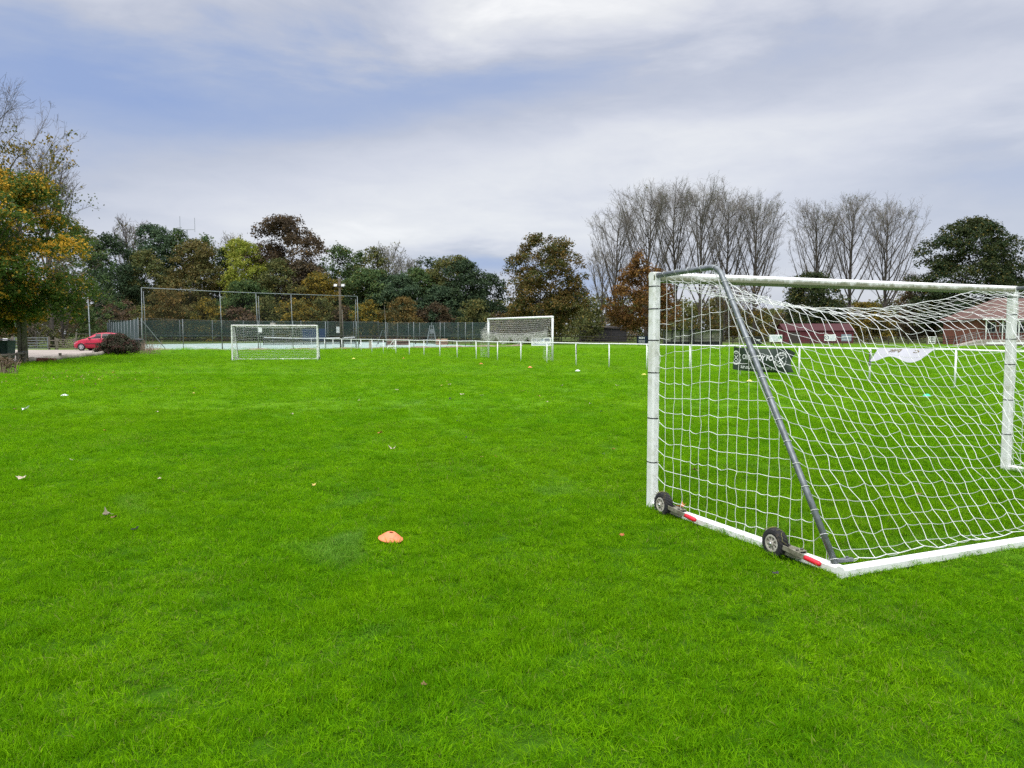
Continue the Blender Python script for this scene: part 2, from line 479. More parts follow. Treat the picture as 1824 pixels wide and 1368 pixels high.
xs = np.concatenate([[-700, -400, -250, -150, -100], np.arange(-70, 71, 2.0), [100, 150, 250, 400, 700]])
ys = np.concatenate([[-60, -20, -5], np.arange(0, 176, 2.5), [200, 260, 400, 700, 1200]])
X, Y = np.meshgrid(xs, ys, indexing='xy')
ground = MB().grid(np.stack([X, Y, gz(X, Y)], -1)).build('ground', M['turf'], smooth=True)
tag(ground, kind='structure')

def sheet(name, poly, m, lift, step=2.0, kind='structure'):
    """flat sheet following the ground inside a convex quad"""
    a, b, c, d = [np.array(p, float) for p in poly]
    n1 = max(2, int(np.linalg.norm(b - a) / step) + 1); n2 = max(2, int(np.linalg.norm(d - a) / step) + 1)
    u = np.linspace(0, 1, n1)[:, None, None]; v = np.linspace(0, 1, n2)[None, :, None]
    G = (a * (1 - u) + b * u) * (1 - v) + (d * (1 - u) + c * u) * v
    P = np.concatenate([G, gz(G[..., 0:1], G[..., 1:2]) + lift], -1)
    o = MB().grid(P.transpose(1, 0, 2)[::-1]).build(name, m)
    return tag(o, kind=kind) if kind else o

def gravel_mat():
    m, nt, b = principled('gravel_yard')
    pos = nt.new('ShaderNodeNewGeometry').outputs['Position']
    c = nt.mix(nt.maprange(nt.noise(pos, .35, 5.0), .35, .65), (.36, .31, .27), (.25, .21, .185))
    c = nt.mix(nt.math('MULTIPLY', nt.maprange(nt.noise(pos, 14., 3.0), .55, .7), .5), c, (.46, .42, .38))
    nt.link(c, b.inputs['Base Color']); b.inputs['Roughness'].default_value = .95
    return m
M['gravel'] = gravel_mat()
sheet('car_park', [(-60, 41.0), (-27.4, 43.5), (-31.5, 62), (-60, 62)], M['gravel'], .03)
sheet('car_park_far', [(-60, 62.0), (-31.5, 62.0), (-37.0, 75.5), (-60, 78.5)], M['gravel'], .03)

CF = np.array([-33.6, 70.0]); CU = np.array([.787, .618]); CS = np.array([-.525, .851])
CW, CD = 39.2, 36.0
def cpt(u, v): return CF + CU * u + CS * v
sheet('tennis_court', [cpt(0.4, .5), cpt(CW - .4, .5), cpt(CW - .4, CD - .5), cpt(.4, CD - .5)], M['court'], .06)
def cline(u0, v0, u1, v1, w=.08):
    a = np.array([u0, v0]); b = np.array([u1, v1]); d = (b - a) / np.linalg.norm(b - a); n = np.array([-d[1], d[0]]) * w / 2
    q = [cpt(*(a - n)), cpt(*(b - n)), cpt(*(b + n)), cpt(*(a + n))]
    P = [(p[0], p[1], float(gz(*p)) + .072) for p in q]
    return P
lm = MB()
for o in (2.2, 19.5):
    for (a, b, c, d) in ((o, 6, o + 11, 6), (o, 30, o + 11, 30), (o, 6, o, 30), (o + 11, 6, o + 11, 30), (o + 1.4, 6, o + 1.4, 30), (o + 9.6, 6, o + 9.6, 30),
                         (o + 1.4, 11.6, o + 9.6, 11.6), (o + 1.4, 24.4, o + 9.6, 24.4), (o + 5.5, 11.6, o + 5.5, 24.4)):
        n = max(2, int(math.hypot(c - a, d - b) / 2))
        for k in range(n):
            t0, t1 = k / n, (k + 1) / n
            lm.add(cline(a + (c - a) * t0, b + (d - b) * t0, a + (c - a) * t1, b + (d - b) * t1, .16), [(0, 1, 2, 3)])
tag(lm.build('court_markings', M['court_line']), kind='structure')
# strip of bare earth and stones along the foot of the court
em = MB(); rng = np.random.default_rng(5)
tt = np.linspace(-.02, 1.12, 60); rows = []
for t in tt:
    c0 = CF + CU * CW * t; z0 = float(gz(*c0))
    wv = .35 + .25 * math.sin(t * 31) + .15 * math.sin(t * 77)
    rows.append([np.array([c0[0] - .618 * -.2, c0[1] - .2 * .787, z0 + .015]) + np.array([.618, -.787, 0]) * k * (wv + .35) + np.array([0, 0, .11 * math.sin(k * math.pi) * (1 + .6 * math.sin(t * 53))]) for k in np.linspace(0, 1, 5)])
em.grid(np.array(rows)[::-1])
M['earth'] = mat('bare_earth', (.17, .115, .075), .95, (.30, .25, .20), 3.0, bump=.5)
tag(em.build('earth_bank', M['earth']), kind='structure')

# ================================================================== GRASS BLADES
def blade_mat():
    m, nt, b = principled('grass_blade')
    g = nt.new('ShaderNodeNewGeometry'); pos = g.outputs['Position']
    oi = nt.new('ShaderNodeObjectInfo')
    at_ = nt.new('ShaderNodeAttribute', attribute_name='leaf'); fa = nt.sep(at_.outputs['Vector'])
    c = grass_colour(nt, pos, fa[0])
    c = nt.mix(nt.math('MULTIPLY', nt.math('POWER', oi.outputs['Random'], 1.5), .68), c, (.026, .125, .002))
    sp_ = nt.maprange(nt.noise(pos, .75, 4.0, .6), .52, .72, .97, .80)
    straw = nt.math('MULTIPLY', nt.math('GREATER_THAN', fa[1], sp_), .62)
    c = nt.mix(straw, c, (.24, .22, .07))
    nt.link(c, b.inputs['Base Color']); b.inputs['Roughness'].default_value = .75
    b.inputs['Specular IOR Level'].default_value = .03
    tr = nt.new('ShaderNodeBsdfTranslucent'); nt.link(nt.mix(.35, c, (.20, .46, .003)), tr.inputs['Color'])
    mx = nt.new('ShaderNodeMixShader'); mx.inputs[0].default_value = .42
    nt.link(b.outputs[0], mx.inputs[1]); nt.link(tr.outputs[0], mx.inputs[2])
    nt.link(mx.outputs[0], nt.n['Material Output'].inputs[0])
    return m
M['blade'] = blade_mat()

def tuft(name, seed, n, rad, h, w, nseg=3):
    rng = np.random.default_rng(seed)
    r = rad * np.sqrt(rng.random(n)); a = rng.random(n) * 2 * math.pi
    base_ = np.stack([r * np.cos(a), r * np.sin(a), np.full(n, -.01)], 1)
    lean = rng.random(n) * 2 * math.pi; amt = .10 + 1.05 * rng.random(n) ** 1.3
    H = h * (.55 + .6 * rng.random(n)); W = w * (.7 + .6 * rng.random(n))
    dirv = np.stack([np.cos(lean), np.sin(lean), np.zeros(n)], 1)
    fac = lean + math.pi / 2 + rng.normal(0, .5, n)
    side = np.stack([np.cos(fac), np.sin(fac), np.zeros(n)], 1)
    vs = []
    for k in range(nseg + 1):
        t = k / nseg
        cpos = base_ + dirv * (H * amt * t ** 1.8)[:, None] + np.array([0, 0, 1.0]) * (H * (t - .28 * amt * t * t))[:, None]
        ww = (W * (1 - t ** 1.6) / 2)[:, None]
        if k < nseg: vs += [cpos - side * ww, cpos + side * ww]
        else: vs += [cpos]
    m = 2 * nseg + 1
    V = np.stack(vs, 1).reshape(-1, 3); k0 = np.arange(n) * m
    mb = MB(); o = mb.n; mb.V.append(V); mb.n += len(V)
    for k in range(nseg - 1):
        mb.F.append(np.stack([k0 + 2 * k, k0 + 2 * k + 1, k0 + 2 * k + 3, k0 + 2 * k + 2], 1))
    kk = 2 * (nseg - 1); mb.F.append(np.stack([k0 + kk, k0 + kk + 1, k0 + kk + 2], 1))
    A = np.stack([rng.random(n), rng.random(n), rng.random(n)], 1)
    mb.attr.append(np.repeat(A, m, axis=0))
    ob = mb.build(name, M['blade'], smooth=True)
    COL.objects.unlink(ob)
    return ob
tufts = bpy.data.collections.new('grass_tufts')      # only the source of the scattered turf; not linked to the scene
for i in range(7):
    tufts.objects.link(tuft('tuft', 100 + i, 100, .11, (.056, .060, .064, .050, .058, .066, .054)[i], .0044))

def scatter_points():
    rng = np.random.default_rng(11); P = []
    def zone(y0, y1, dens, sxy, szz, pad=1.0):
        xm = .70 * y1 + pad
        n = int(dens * 2 * xm * (y1 - y0))
        x = (rng.random(n) * 2 - 1) * xm; y = y0 + rng.random(n) * (y1 - y0)
        k = np.abs(x) < .70 * y + pad
        x, y = x[k], y[k]
        P.append((x, y, np.full(len(x), sxy), np.full(len(x), szz)))
    zone(1.6, 5.0, 210, .85, .95)
    zone(5.0, 9.0, 130, 1.0, 1.0)
    zone(1.6, 7.0, 150, .95, .58)
    zone(7.0, 14.0, 60, 1.4, .58)
    zone(9.0, 16.0, 70, 1.3, 1.0)
    zone(16.0, 30.0, 26, 2.1, .88, 2)
    zone(30.0, 55.0, 8.5, 3.4, .62, 3)
    zone(55.0, 84.0, 3.2, 5.0, .5, 4)
    x = np.concatenate([p[0] for p in P]); y = np.concatenate([p[1] for p in P])
    sx = np.concatenate([p[2] for p in P]); sz = np.concatenate([p[3] for p in P])
    # keep off the car park, the court and its earth bank
    a = CF - np.array([1.2, 0]); 
    beyond = (x - CF[0]) * (-.618) + (y - CF[1]) * .787 > -2.0
    yard = (x < np.interp(y, [30, 43, 53, 62, 70, 90], [-27.2, -26.9, -28.6, -31.2, -34, -36])) & (y > 30)
    k = ~(beyond | yard | ((y > 41) & (x < -27.0 - .12 * (y - 43))))
    x, y, sx, sz = x[k], y[k], sx[k], sz[k]
    hgt = .50 + .48 * vnoise(x, y, .42, 3) * (.5 + .9 * vnoise(x, y, 2.1, 4))
    hgt *= .85 + .3 * vnoise(x, y, .18, 5)
    # worn wheel track curving across the lawn
    tr = np.array([gnd(*p)[:2] for p in ((636, 684), (700, 715), (760, 748), (850, 790), (930, 835), (1010, 862), (1075, 885))])
    dmin = np.full(len(x), 9.0)
    for p, q in zip(tr[:-1], tr[1:]):
        d = q - p; L = d @ d
        t = np.clip(((x - p[0]) * d[0] + (y - p[1]) * d[1]) / L, 0, 1)
        dmin = np.minimum(dmin, np.hypot(x - p[0] - t * d[0], y - p[1] - t * d[1]))
    hgt *= np.where(dmin < .17, .34, np.where(dmin < .34, 1.3, 1.0))
    # thin, trodden holes
    hole = (vnoise(x, y, .42, 8) > .90) & (y < 12)
    hgt = np.where(hole, hgt * .62, hgt)
    n = len(x)
    co = np.stack([x, y, gz(x, y)], 1)
    rot = np.stack([rng.normal(0, .24, n), rng.normal(0, .24, n), rng.random(n) * 6.283], 1)
    sc3 = np.stack([sx, sx, sz * hgt], 1)
    return co, rot, sc3
co, rot, sc3 = scatter_points()
me = bpy.data.meshes.new('grass')
me.vertices.add(len(co)); me.vertices.foreach_set('co', co.astype(np.float32).ravel())
for nm, arr in (('rot', rot), ('scl', sc3)):
    a_ = me.attributes.new(nm, 'FLOAT_VECTOR', 'POINT'); a_.data.foreach_set('vector', arr.astype(np.float32).ravel())
grass = bpy.data.objects.new('grass', me); COL.objects.link(grass)
tag(grass, 'bright green mown grass covering the playing field', 'grass', kind='stuff')
ng = bpy.data.node_groups.new('scatter_grass', 'GeometryNodeTree')
ng.interface.new_socket('Geometry', in_out='INPUT', socket_type='NodeSocketGeometry')
ng.interface.new_socket('Geometry', in_out='OUTPUT', socket_type='NodeSocketGeometry')
gi = ng.nodes.new('NodeGroupInput'); go = ng.nodes.new('NodeGroupOutput')
iop = ng.nodes.new('GeometryNodeInstanceOnPoints'); ci = ng.nodes.new('GeometryNodeCollectionInfo')
ci.inputs['Collection'].default_value = tufts
ci.inputs['Separate Children'].default_value = True; ci.inputs['Reset Children'].default_value = True
def named(nm):
    nd = ng.nodes.new('GeometryNodeInputNamedAttribute'); nd.data_type = 'FLOAT_VECTOR'; nd.inputs['Name'].default_value = nm
    return nd.outputs['Attribute']
e2r = ng.nodes.new('FunctionNodeEulerToRotation')
ng.links.new(named('rot'), e2r.inputs[0]); ng.links.new(e2r.outputs[0], iop.inputs['Rotation'])
ng.links.new(named('scl'), iop.inputs['Scale'])
iop.inputs['Pick Instance'].default_value = True
ng.links.new(gi.outputs[0], iop.inputs['Points']); ng.links.new(ci.outputs[0], iop.inputs['Instance'])
ng.links.new(iop.outputs[0], go.inputs[0])
md = grass.modifiers.new('scatter', 'NODES'); md.node_group = ng

# ================================================================== GOALS
def relax(P, pin, E, L, iters=220, g=.0012, sub=3):
    """hang a net of inextensible cords: P nodes, E edges, L rest lengths, pin mask"""
    P = P.copy(); i, j = E[:, 0], E[:, 1]
    cnt = np.zeros(len(P)); np.add.at(cnt, i, 1); np.add.at(cnt, j, 1); cnt = np.maximum(cnt, 1)[:, None]
    wi = np.where(pin[i], 0.0, 1.0); wj = np.where(pin[j], 0.0, 1.0); ws = np.maximum(wi + wj, 1e-6)
    for it in range(iters):
        gg = g * (1 - it / iters) + 1e-5
        P[~pin, 2] -= gg
        for _ in range(sub):
            d = P[j] - P[i]; l = np.linalg.norm(d, axis=1) + 1e-9
            c = np.maximum(l - L, 0) / l
            D = np.zeros_like(P)
            np.add.at(D, i, d * (c * wi / ws)[:, None]); np.add.at(D, j, -d * (c * wj / ws)[:, None])
            P += 1.6 * D / cnt * 1.25
    return P

def cord_mesh(mb, P, E, L, r, rng, droop=.55, nseg=4, n=3, wild=.35):
    """draw cords; slack cords sag or kink a little"""
    a = P[E[:, 0]]; b = P[E[:, 1]]; l = np.linalg.norm(b - a, axis=1)
    slack = np.sqrt(np.maximum(L * L - l * l, 0)) * .5
    s = np.minimum(slack, .03) * droop
    hz = 1 - np.abs((b - a)[:, 2]) / (l + 1e-9)
    off = np.zeros_like(a); off[:, 2] = -s * hz
    off += rng.normal(0, 1, a.shape) * (s * wild + .0012)[:, None]
    prev = a
    for k in range(1, nseg + 1):
        t = k / nseg
        cur = a * (1 - t) + b * t + off * (4 * t * (1 - t))
        mb.segs(prev, cur, r, n=n); prev = cur

GW, GH, GDP, GT = 4.88, 2.13, 2.16, .93      # width, height, depth on the ground, depth at the top
def tube_path(x):
    """support tube of one end: from the post head back, round the bend, down to the rear corner"""
    pts = [(x, .04, 2.10), (x, .45, 2.105), (x, GT - .14, 2.11)]
    for t in np.linspace(0, 1, 7)[1:]:
        th = t * math.atan2(2.05, GDP - GT)
        r = .16
        pts.append((x, GT - .14 + r * math.sin(th), 2.11 - r * (1 - math.cos(th))))
    p = np.array(pts[-1]); q = np.array((x, GDP - .04, .07))
    for t in (.25, .5, .75, 1.0): pts.append(tuple(p + (q - p) * t))
    return np.array(pts)
TP = tube_path(0.0)[:, 1:]                      # (depth, height) profile
def tube_at_len(s):
    d = np.linalg.norm(np.diff(TP, axis=0), axis=1); c = np.concatenate([[0], np.cumsum(d)])
    return np.stack([np.interp(s, c, TP[:, 0]), np.interp(s, c, TP[:, 1])], -1), c[-1]
TLEN = tube_at_len(0.0)[1]

def side_net(x, rng, slack=1.03, rise=.16, bow=0.0, cell=.122):
    """net between post, support tube and side bar, in the plane of local x"""
    ncol = int(round(GDP / cell)); nrow = int(round(GH / .122))
    S = [.07 + (GDP - .07) * i / ncol for i in range(ncol)]
    Zr = [.05 + (2.03 - .05) * j / (nrow - 1) for j in range(nrow)]
    zt = lambda s: np.interp(s, TP[:, 0], TP[:, 1])
    pts, pin, idx, E, L = [], [], {}, [], []
    def node(p, fixed):
        pts.append(p); pin.append(fixed); return len(pts) - 1
    grid = {}
    for j, z in enumerate(Zr):
        for i, s in enumerate(S):
            zz = z + rise * (z / 2.0) ** 1.5 * math.sin(min(1, s / 1.2) * math.pi / 2)
            top = zt(s) - .05
            if zz > top + .02 and i > 0: continue
            fixed = (i == 0 and j % 2 == 0) or (j == 0 and i % 3 == 0)
            grid[i, j] = node((x + bow * math.sin(math.pi * s / GDP), s + rng.normal(0, .006), min(zz, top)), fixed)
    for (i, j), k in grid.items():
        if (i + 1, j) in grid:
            E.append((k, grid[i + 1, j])); 
        else:      # tie to the tube
            z = pts[k][2]; m = TP[:, 1] < 2.05
            zz = min(z + .05, 2.02); s = np.interp(-zz, -TP[:, 1], TP[:, 0]) - .035
            if s - pts[k][1] < .25: E.append((k, node((x, max(s, pts[k][1]), zz), True)))
        if (i, j + 1) in grid: E.append((k, grid[i, j + 1]))
        else:
            s = pts[k][1]; E.append((k, node((x, s, zt(s) - .02), True)))
    E = np.array(E); P = np.array(pts); pin = np.array(pin)
    L = np.linalg.norm(P[E[:, 0]] - P[E[:, 1]], axis=1) * slack * (1 + rng.normal(0, .022, len(E)))
    return relax(P, pin, E, L, 120, .0009), E, np.maximum(L, .01)

def back_net(rng, loose=None, nu=41, slack_u=1.05, slack_v=1.03, lens=None, g=.0008, iters=300):
    """roof and back in one sheet, from the crossbar over the tubes down to the rear bar. loose=(u0,u1): stretch of
    the crossbar (as local x) where the net has come off its clips"""
    nv = int(round((TLEN) / .122))
    pts = np.zeros((nv + 1, nu + 1, 3)); pin = np.zeros((nv + 1, nu + 1), bool)
    for v in range(nv + 1):
        p, _ = tube_at_len(TLEN * v / nv)
        for u in range(nu + 1):
            pts[v, u] = (GW * u / nu, p[0], p[1] - (.04 if 0 < u < nu else 0))
    pin[:, 0] = pin[:, -1] = True
    pin[0, :] = True
    xx = np.arange(nu + 1) / nu; par = (4 * xx * (1 - xx)) ** .85
    vv = np.arange(nv + 1) / nv * 28
    prof = np.interp(vv, [0, 2, 5, 8.5, 12, 16, 20, 24, 28], [0, .10, .30, .45, .40, .29, .18, .08, 0]) * (1.0 if loose else .22)
    for v in range(nv + 1):
        pts[v, :, 2] -= prof[v] * par
        pts[v, :, 1] -= prof[v] * par * .10
    if loose:          # stretch off its clips: hangs from the last clip to the far corner
        for u in range(nu + 1):
            x = pts[0, u, 0]
            if loose[0] < x < loose[1]:
                pin[0, u] = False
                t = (x - loose[0]) / (GW - loose[0])
                d = .21 * (4 * t * (1 - t)) ** .9
                for v in range(5): pts[v, u, 2] -= d * (1 - v / 5)
                pts[0, u, 1] += .05 * math.sin(math.pi * t)
    for u in range(nu + 1):
        if u % 4 == 0: pin[-1, u] = True
        pts[-1, u, 2] = .075
        if u % 4: pts[-1, u, 2] += .02
    idx = np.arange(pts[..., 0].size).reshape(pts.shape[:2])
    Eh = np.stack([idx[:, :-1].ravel(), idx[:, 1:].ravel()], 1); Ev = np.stack([idx[:-1].ravel(), idx[1:].ravel()], 1)
    P = pts.reshape(-1, 3)
    P = P + rng.normal(0, .009, P.shape) * (~pin.ravel())[:, None]
    E = np.concatenate([Eh, Ev])
    L = np.linalg.norm(P[E[:, 0]] - P[E[:, 1]], axis=1) * (1.006 + np.abs(rng.normal(0, .012, len(E))))
    if loose: L[:nu] = np.linalg.norm(P[E[:nu, 0]] - P[E[:nu, 1]], axis=1) * 1.002
    return relax(P, pin.ravel(), E, L, 90, .0003), E, L, (nv, nu)

def wheel(parent, x, y, face, rng, dirt=True):
    """transport wheel lying flipped beside the side bar: tyre with rim, hub; axle along local x; face = -1/+1 outer side"""
    def knob(th): return 1.0
    w = MB(); n = 44; prof = [(-.036, .062), (-.038, .078), (-.033, .094), (-.020, .101), (0, .103), (.020, .101), (.033, .094), (.038, .078), (.036, .062)]
    th = np.arange(n) * 2 * math.pi / n; G = []
    for k, (h, r) in enumerate(prof):
        rr = r + (.0055 * ((np.arange(n) + (k % 2)) % 2) if 2 <= k <= 6 else 0) * np.ones(n)
        G.append(np.stack([np.full(n, h), rr * np.cos(th), rr * np.sin(th)], 1))
    G = np.array(G); G = np.concatenate([G, G[:, :1]], 1); w.grid(G)
    o = w.build('wheel', M['rubber'], parent, smooth=False, loc=(x, y, .103))
    r_ = MB()
    for sgn in (-1, 1):
        f = sgn * .034
        r_.lathe([(.064, f), (.060, f + sgn * .004), (.050, f + sgn * .004), (.047, f - sgn * .006)], 28, 'x')
        r_.lathe([(.022, f - sgn * .008), (.022, f + sgn * .006), (.014, f + sgn * .010), (0.0005, f + sgn * .010)], 16, 'x')
        for k in range(8):
            a = k * math.pi / 4; c, s_ = math.cos(a), math.sin(a)
            r_.bar((f - sgn * .004, .018 * c, .018 * s_), (f - sgn * .004, .052 * c, .052 * s_), .011, .008, up=(1, 0, 0))
    r_.lathe([(.058, -.028), (.02, -.012), (.02, .012), (.058, .028)], 28, 'x')
    r_.build('rim', M['rim'], o, smooth=False)
    MB().lathe([(.011, -.048), (.012, -.044), (.012, .044), (.011, .050), (.006, .053), (.0005, .0535)], 14, 'x').build('axle', M['steel'], o, smooth=True)
    if dirt:
        t = MB()
        for k in range(9):
            a = rng.random() * 2.6 + .3; b_ = a + rng.normal(0, .5); r0 = .108
            pth = [(face * .030 * (rng.random() * 2 - .6), r0 * math.cos(a + (b_ - a) * q), (r0 + .006 * math.sin(q * 3.1)) * math.sin(a + (b_ - a) * q)) for q in np.linspace(0, 1, 5)]
            t.tube(pth, .0016, 4)
        t.build('grass_stems', M['straw'], o)
    return o
M['bolt'] = mat('dull_bolt', (.12, .12, .10), .5, metal=.5)
M['straw'] = mat('dry_straw', (.20, .19, .06), .9)

def lever(parent, x, y, face, y2):
    """channel block bolted to the bar, and the flat lever with its red grip"""
    b = MB()
    cx = x - face * .045
    b.box((cx, y + .125, .090), (.088, .165, .005))
    b.box((cx - .0415, y + .125, .066), (.005, .165, .046)); b.box((cx + .0415, y + .125, .066), (.005, .165, .046))
    b.box((cx, y + .125, .043), (.078, .155, .005))
    b.box((cx, y + .04, .078), (.04, .10, .024))
    o = b.build('bracket', M['bracket'], parent)
    for dy in (.075, .195):
        for dx in (-.02, .02):
            MB().lathe([(.011, .0926), (.011, .102), (.009, .1045), (.0005, .1045)], 6, 'z', (x - face * .045 + dx, y + dy - .01, 0)).build('bolt', M['bolt'], o)
    l = MB(); xx = x + face * .022
    l.bar((xx, y + .01, .105), (xx, y2 - .12, .080), .008, .034, ch=.002)
    lo = l.build('lever', M['bracket'], parent)
    g_ = MB(); z2 = .080
    p = np.array([(xx, y2 - .135, z2 + .002), (xx, y2 - .12, z2 + .001), (xx, y2 - .02, z2 - .008), (xx, y2 - .005, z2 - .009), (xx, y2, z2 - .010)])
    g_.tube(p, [.0165, .0175, .0185, .015, .006], 12)
    g_.build('grip', M['red_grip'], lo, smooth=True)

def make_goal(label, loc, rz, seed, loose_spans, cord_r, wheels, near):
    rng = np.random.default_rng(seed)
    t = thing('football_goal', label, 'goal', loc, rz, 'portable football goals with wheels')
    for x in (0.0, GW):
        p = MB(); p.bar((x, 0, 0.0), (x, 0, GH - .004), .076, .10, up=(0, 1, 0), ch=.016)
        po = p.build('post', M['post_white'], t)
        for z in (.42, .82, 1.23, 1.52, 1.80, 2.00):
            MB().bar((x, 0, z), (x, 0, z + .009), .0795, .1035, up=(0, 1, 0), ch=.017).build('strap', M['black_strap'], po)
        tp = MB().tube(tube_path(x), .0225, 12); to = tp.build('support_tube', M['grey_tube'], t, smooth=True)
        f = MB(); f.bar((x, GDP - .05, .085), (x + (.14 if x < 1 else -.14), GDP - .03, .085), .03, .025, ch=.004)
        f.lathe([(.006, .097), (.011, .099), (.011, .108), (.0005, .110)], 6, 'z', (x + (.10 if x < 1 else -.10), GDP - .035, 0))
        f.build('foot_plate', M['grey_tube'], to)
        sb = MB().bar((x, .045, .036), (x, GDP, .036), .068, .068, ch=.014); sb.build('side_bar', M['ground_bar'], t)
    cb = MB(); cb.bar((-.036, 0, 2.085), (GW + .036, 0, 2.085), .092, .092, ch=.024)
    cb.build('crossbar', M['bar_white'], t)
    rb = MB().bar((-.034, GDP + .036, .036), (GW + .034, GDP + .036, .036), .074, .074, ch=.016); rb.build('rear_bar', M['ground_bar'], t)
    mb = MB()
    for x, bow in ((0.0, .02), (GW, -.02)):
        P, E, L = side_net(x, rng, bow=bow)
        cord_mesh(mb, P, E, L, cord_r, rng, nseg=3 if not near else 4)
        if near:
            for k in range(14):      # loops of cord round the post
                z = .15 + k * .14
                mb.tube([(x - .03, .056, z), (x + .02, .075, z + .02), (x + .035, .06, z + .05)], cord_r * .9, 4)
            # bolt rope of the side panel along the tube
            q = tube_path(x)[4:]; q[:, 1] -= .05; q[:, 2] -= .02; q[-1, 1] += .07; q[-3, 1] += .02; q[-2, 1] += .045
            mb.tube(q, cord_r * 1.7, 6)
            for s_ in np.arange(.12, TLEN, .17):     # turns of cord round the tube
                c, _ = tube_at_len(s_); c2, _ = tube_at_len(min(s_ + .02, TLEN)); d = c2 - c; d = d / (np.linalg.norm(d) + 1e-9); nrm = np.array([-d[1], d[0]])
                ring = [(x + .030 * math.cos(a), *(c + nrm * .030 * math.sin(a) + d * .02 * a / 6.28)) for a in np.linspace(0, 6.28, 9)]
                mb.tube(ring, cord_r * .8, 4, caps=False)
    mb.build('side_net', M['cord'], t)
    P, E, L, (nv, nu) = back_net(rng, loose_spans, slack_u=1.022 if near else 1.012, slack_v=1.022 if near else 1.012)
    mb = MB(); cord_mesh(mb, P, E, L, cord_r, rng, nseg=4 if near else 2)
    top = P.reshape(nv + 1, nu + 1, 3)[0]
    mb.tube(top, cord_r * 1.9, 5)
    if near:
        bt = P.reshape(nv + 1, nu + 1, 3)[-1]
        mb.tube(bt, cord_r * 1.2, 4)
    mb.build('back_net', M['cord'], t)
    for (x, y, face, y2) in wheels:
        wheel(t, x, y, face, rng, near); lever(t, x, y, face, y2)
    return t

# the near goal, seen from behind: local x runs from the far right post to the near left post, local y to the rear
FLp = np.array([1.275, 6.92]); Wd = np.array([.9160, .4012]); Wd /= np.linalg.norm(Wd)
org = FLp + Wd * GW
near_goal = make_goal('large white goal in the right foreground, seen from behind through its loose net', (org[0], org[1], 0.0),
                      math.atan2(-Wd[1], -Wd[0]), 3, (.80, GW - .12), .0022,
                      [(GW + .085, .30, 1, .78), (GW + .085, 1.66, 1, 2.10), (-.085, .30, -1, .78), (-.085, 1.66, -1, 2.10)], True)
# the same kind of goal at the far left of the lawn, seen from the front
mf = np.array(base(413.0, 45.4)); mang = math.radians(10)
mini = make_goal('distant white portable goal on the left lawn, its open mouth facing us', (mf[0], mf[1], float(gz(mf[0], mf[1]))), mang, 9, None, .0034,
                 [(-.085, .30, -1, .78), (-.085, 1.66, -1, 2.10), (GW + .085, .30, 1, .78)], False)

# fixed pitch goal beyond the rail, its net tied up in swags
def pitch_goal():
    Lp = gnd(870, 637.5); Rp = gnd(984, 643.5)
    d = (Rp - Lp)[:2]; W = float(np.linalg.norm(d)); rz = math.atan2(d[1], d[0])
    t = thing('pitch_goal', 'full size white goal behind the rail with its net hitched up in swags', 'goal', (Lp[0], Lp[1], float(gz(Lp[0], Lp[1]))), rz)
    H = 2.58; rng = np.random.default_rng(4); zr = float(gz(Rp[0], Rp[1]) - gz(Lp[0], Lp[1]))
    for x, z0 in ((0, 0), (W, zr)):
        MB().tube([(x, 0, z0), (x, 0, H - .02)], .062, 12).build('post', M['white_paint'], t, smooth=True)
    MB().tube([(-.06, 0, H), (W + .06, 0, H)], .062, 12).build('crossbar', M['white_paint'], t, smooth=True)
    n = MB(); back = -.42     # the net hangs just behind the frame, on the near side of it
    cols = int(W / .12); rows = 7
    G = np.zeros((rows + 1, cols + 1, 3))
    for j in range(rows + 1):
        for i in range(cols + 1):
            u = i / cols; s = j / rows
            G[j, i] = (W * u, back * (.1 + .9 * s), H - .05 - s * (.78 + .16 * math.sin(math.pi * u)) + rng.normal(0, .006))
    for A, B in ((G[:, :-1], G[:, 1:]), (G[:-1], G[1:])): n.segs(A.reshape(-1, 3), B.reshape(-1, 3), .0045)
    n.build('net', M['old_cord'], t)
    n = MB()
    n.tube([(-.05 + (W + .1) * u, back, H - .83 - .16 * math.sin(math.pi * u)) for u in np.linspace(0, 1, 20)], .014, 5)
    for layer in range(5):          # gathered folds
        for i in range(cols * 2):
            u = i / (cols * 2); sw = abs(math.sin(u * math.pi * 4 + .25)) ** .7
            top = H - .85 - .16 * math.sin(math.pi * u)
            ln = (.12 + .55 * sw) * (.7 + .3 * rng.random())
            x0 = W * u; pts = [(x0 + rng.normal(0, .05), back + rng.normal(0, .05), top - .05 * rng.random())]
            for k in range(4): pts.append((pts[-1][0] + rng.normal(0, .06), back + rng.normal(0, .07), pts[-1][2] - ln / 4))
            n.tube(pts, .0036, 3, caps=False)
    for layer in range(4):
        for v in range(9):
            pts = []
            for u in np.linspace(0, 1, 60):
                sw = abs(math.sin(u * math.pi * 4 + .25)) ** .7
                pts.append((W * u, back + rng.normal(0, .05), H - .88 - .16 * math.sin(math.pi * u) - (.10 + .50 * sw) * (v + 1) / 9 + rng.normal(0, .02)))
            n.tube(pts, .0036, 3, caps=False)
    n.build('gathered_net', M['old_cord'], t)
    n = MB()
    for x in (-.02, W - .03):          # side curtains hanging to the turf
        for k in range(9):
            y = back * k / 8 * 1.3 - .05
            n.tube([(x + rng.normal(0, .03), y + rng.normal(0, .03), z) for z in np.linspace(.05, H - .3 - .06 * k, 9)], .0036, 3)
        for z in np.arange(.1, 2.0, .13):
            n.tube([(x + rng.normal(0, .03), back * k / 4 * 1.3 - .05, z + rng.normal(0, .03)) for k in range(5)], .0055, 3)
    n.build('side_net', M['old_cord'], t)
pitch_goal()

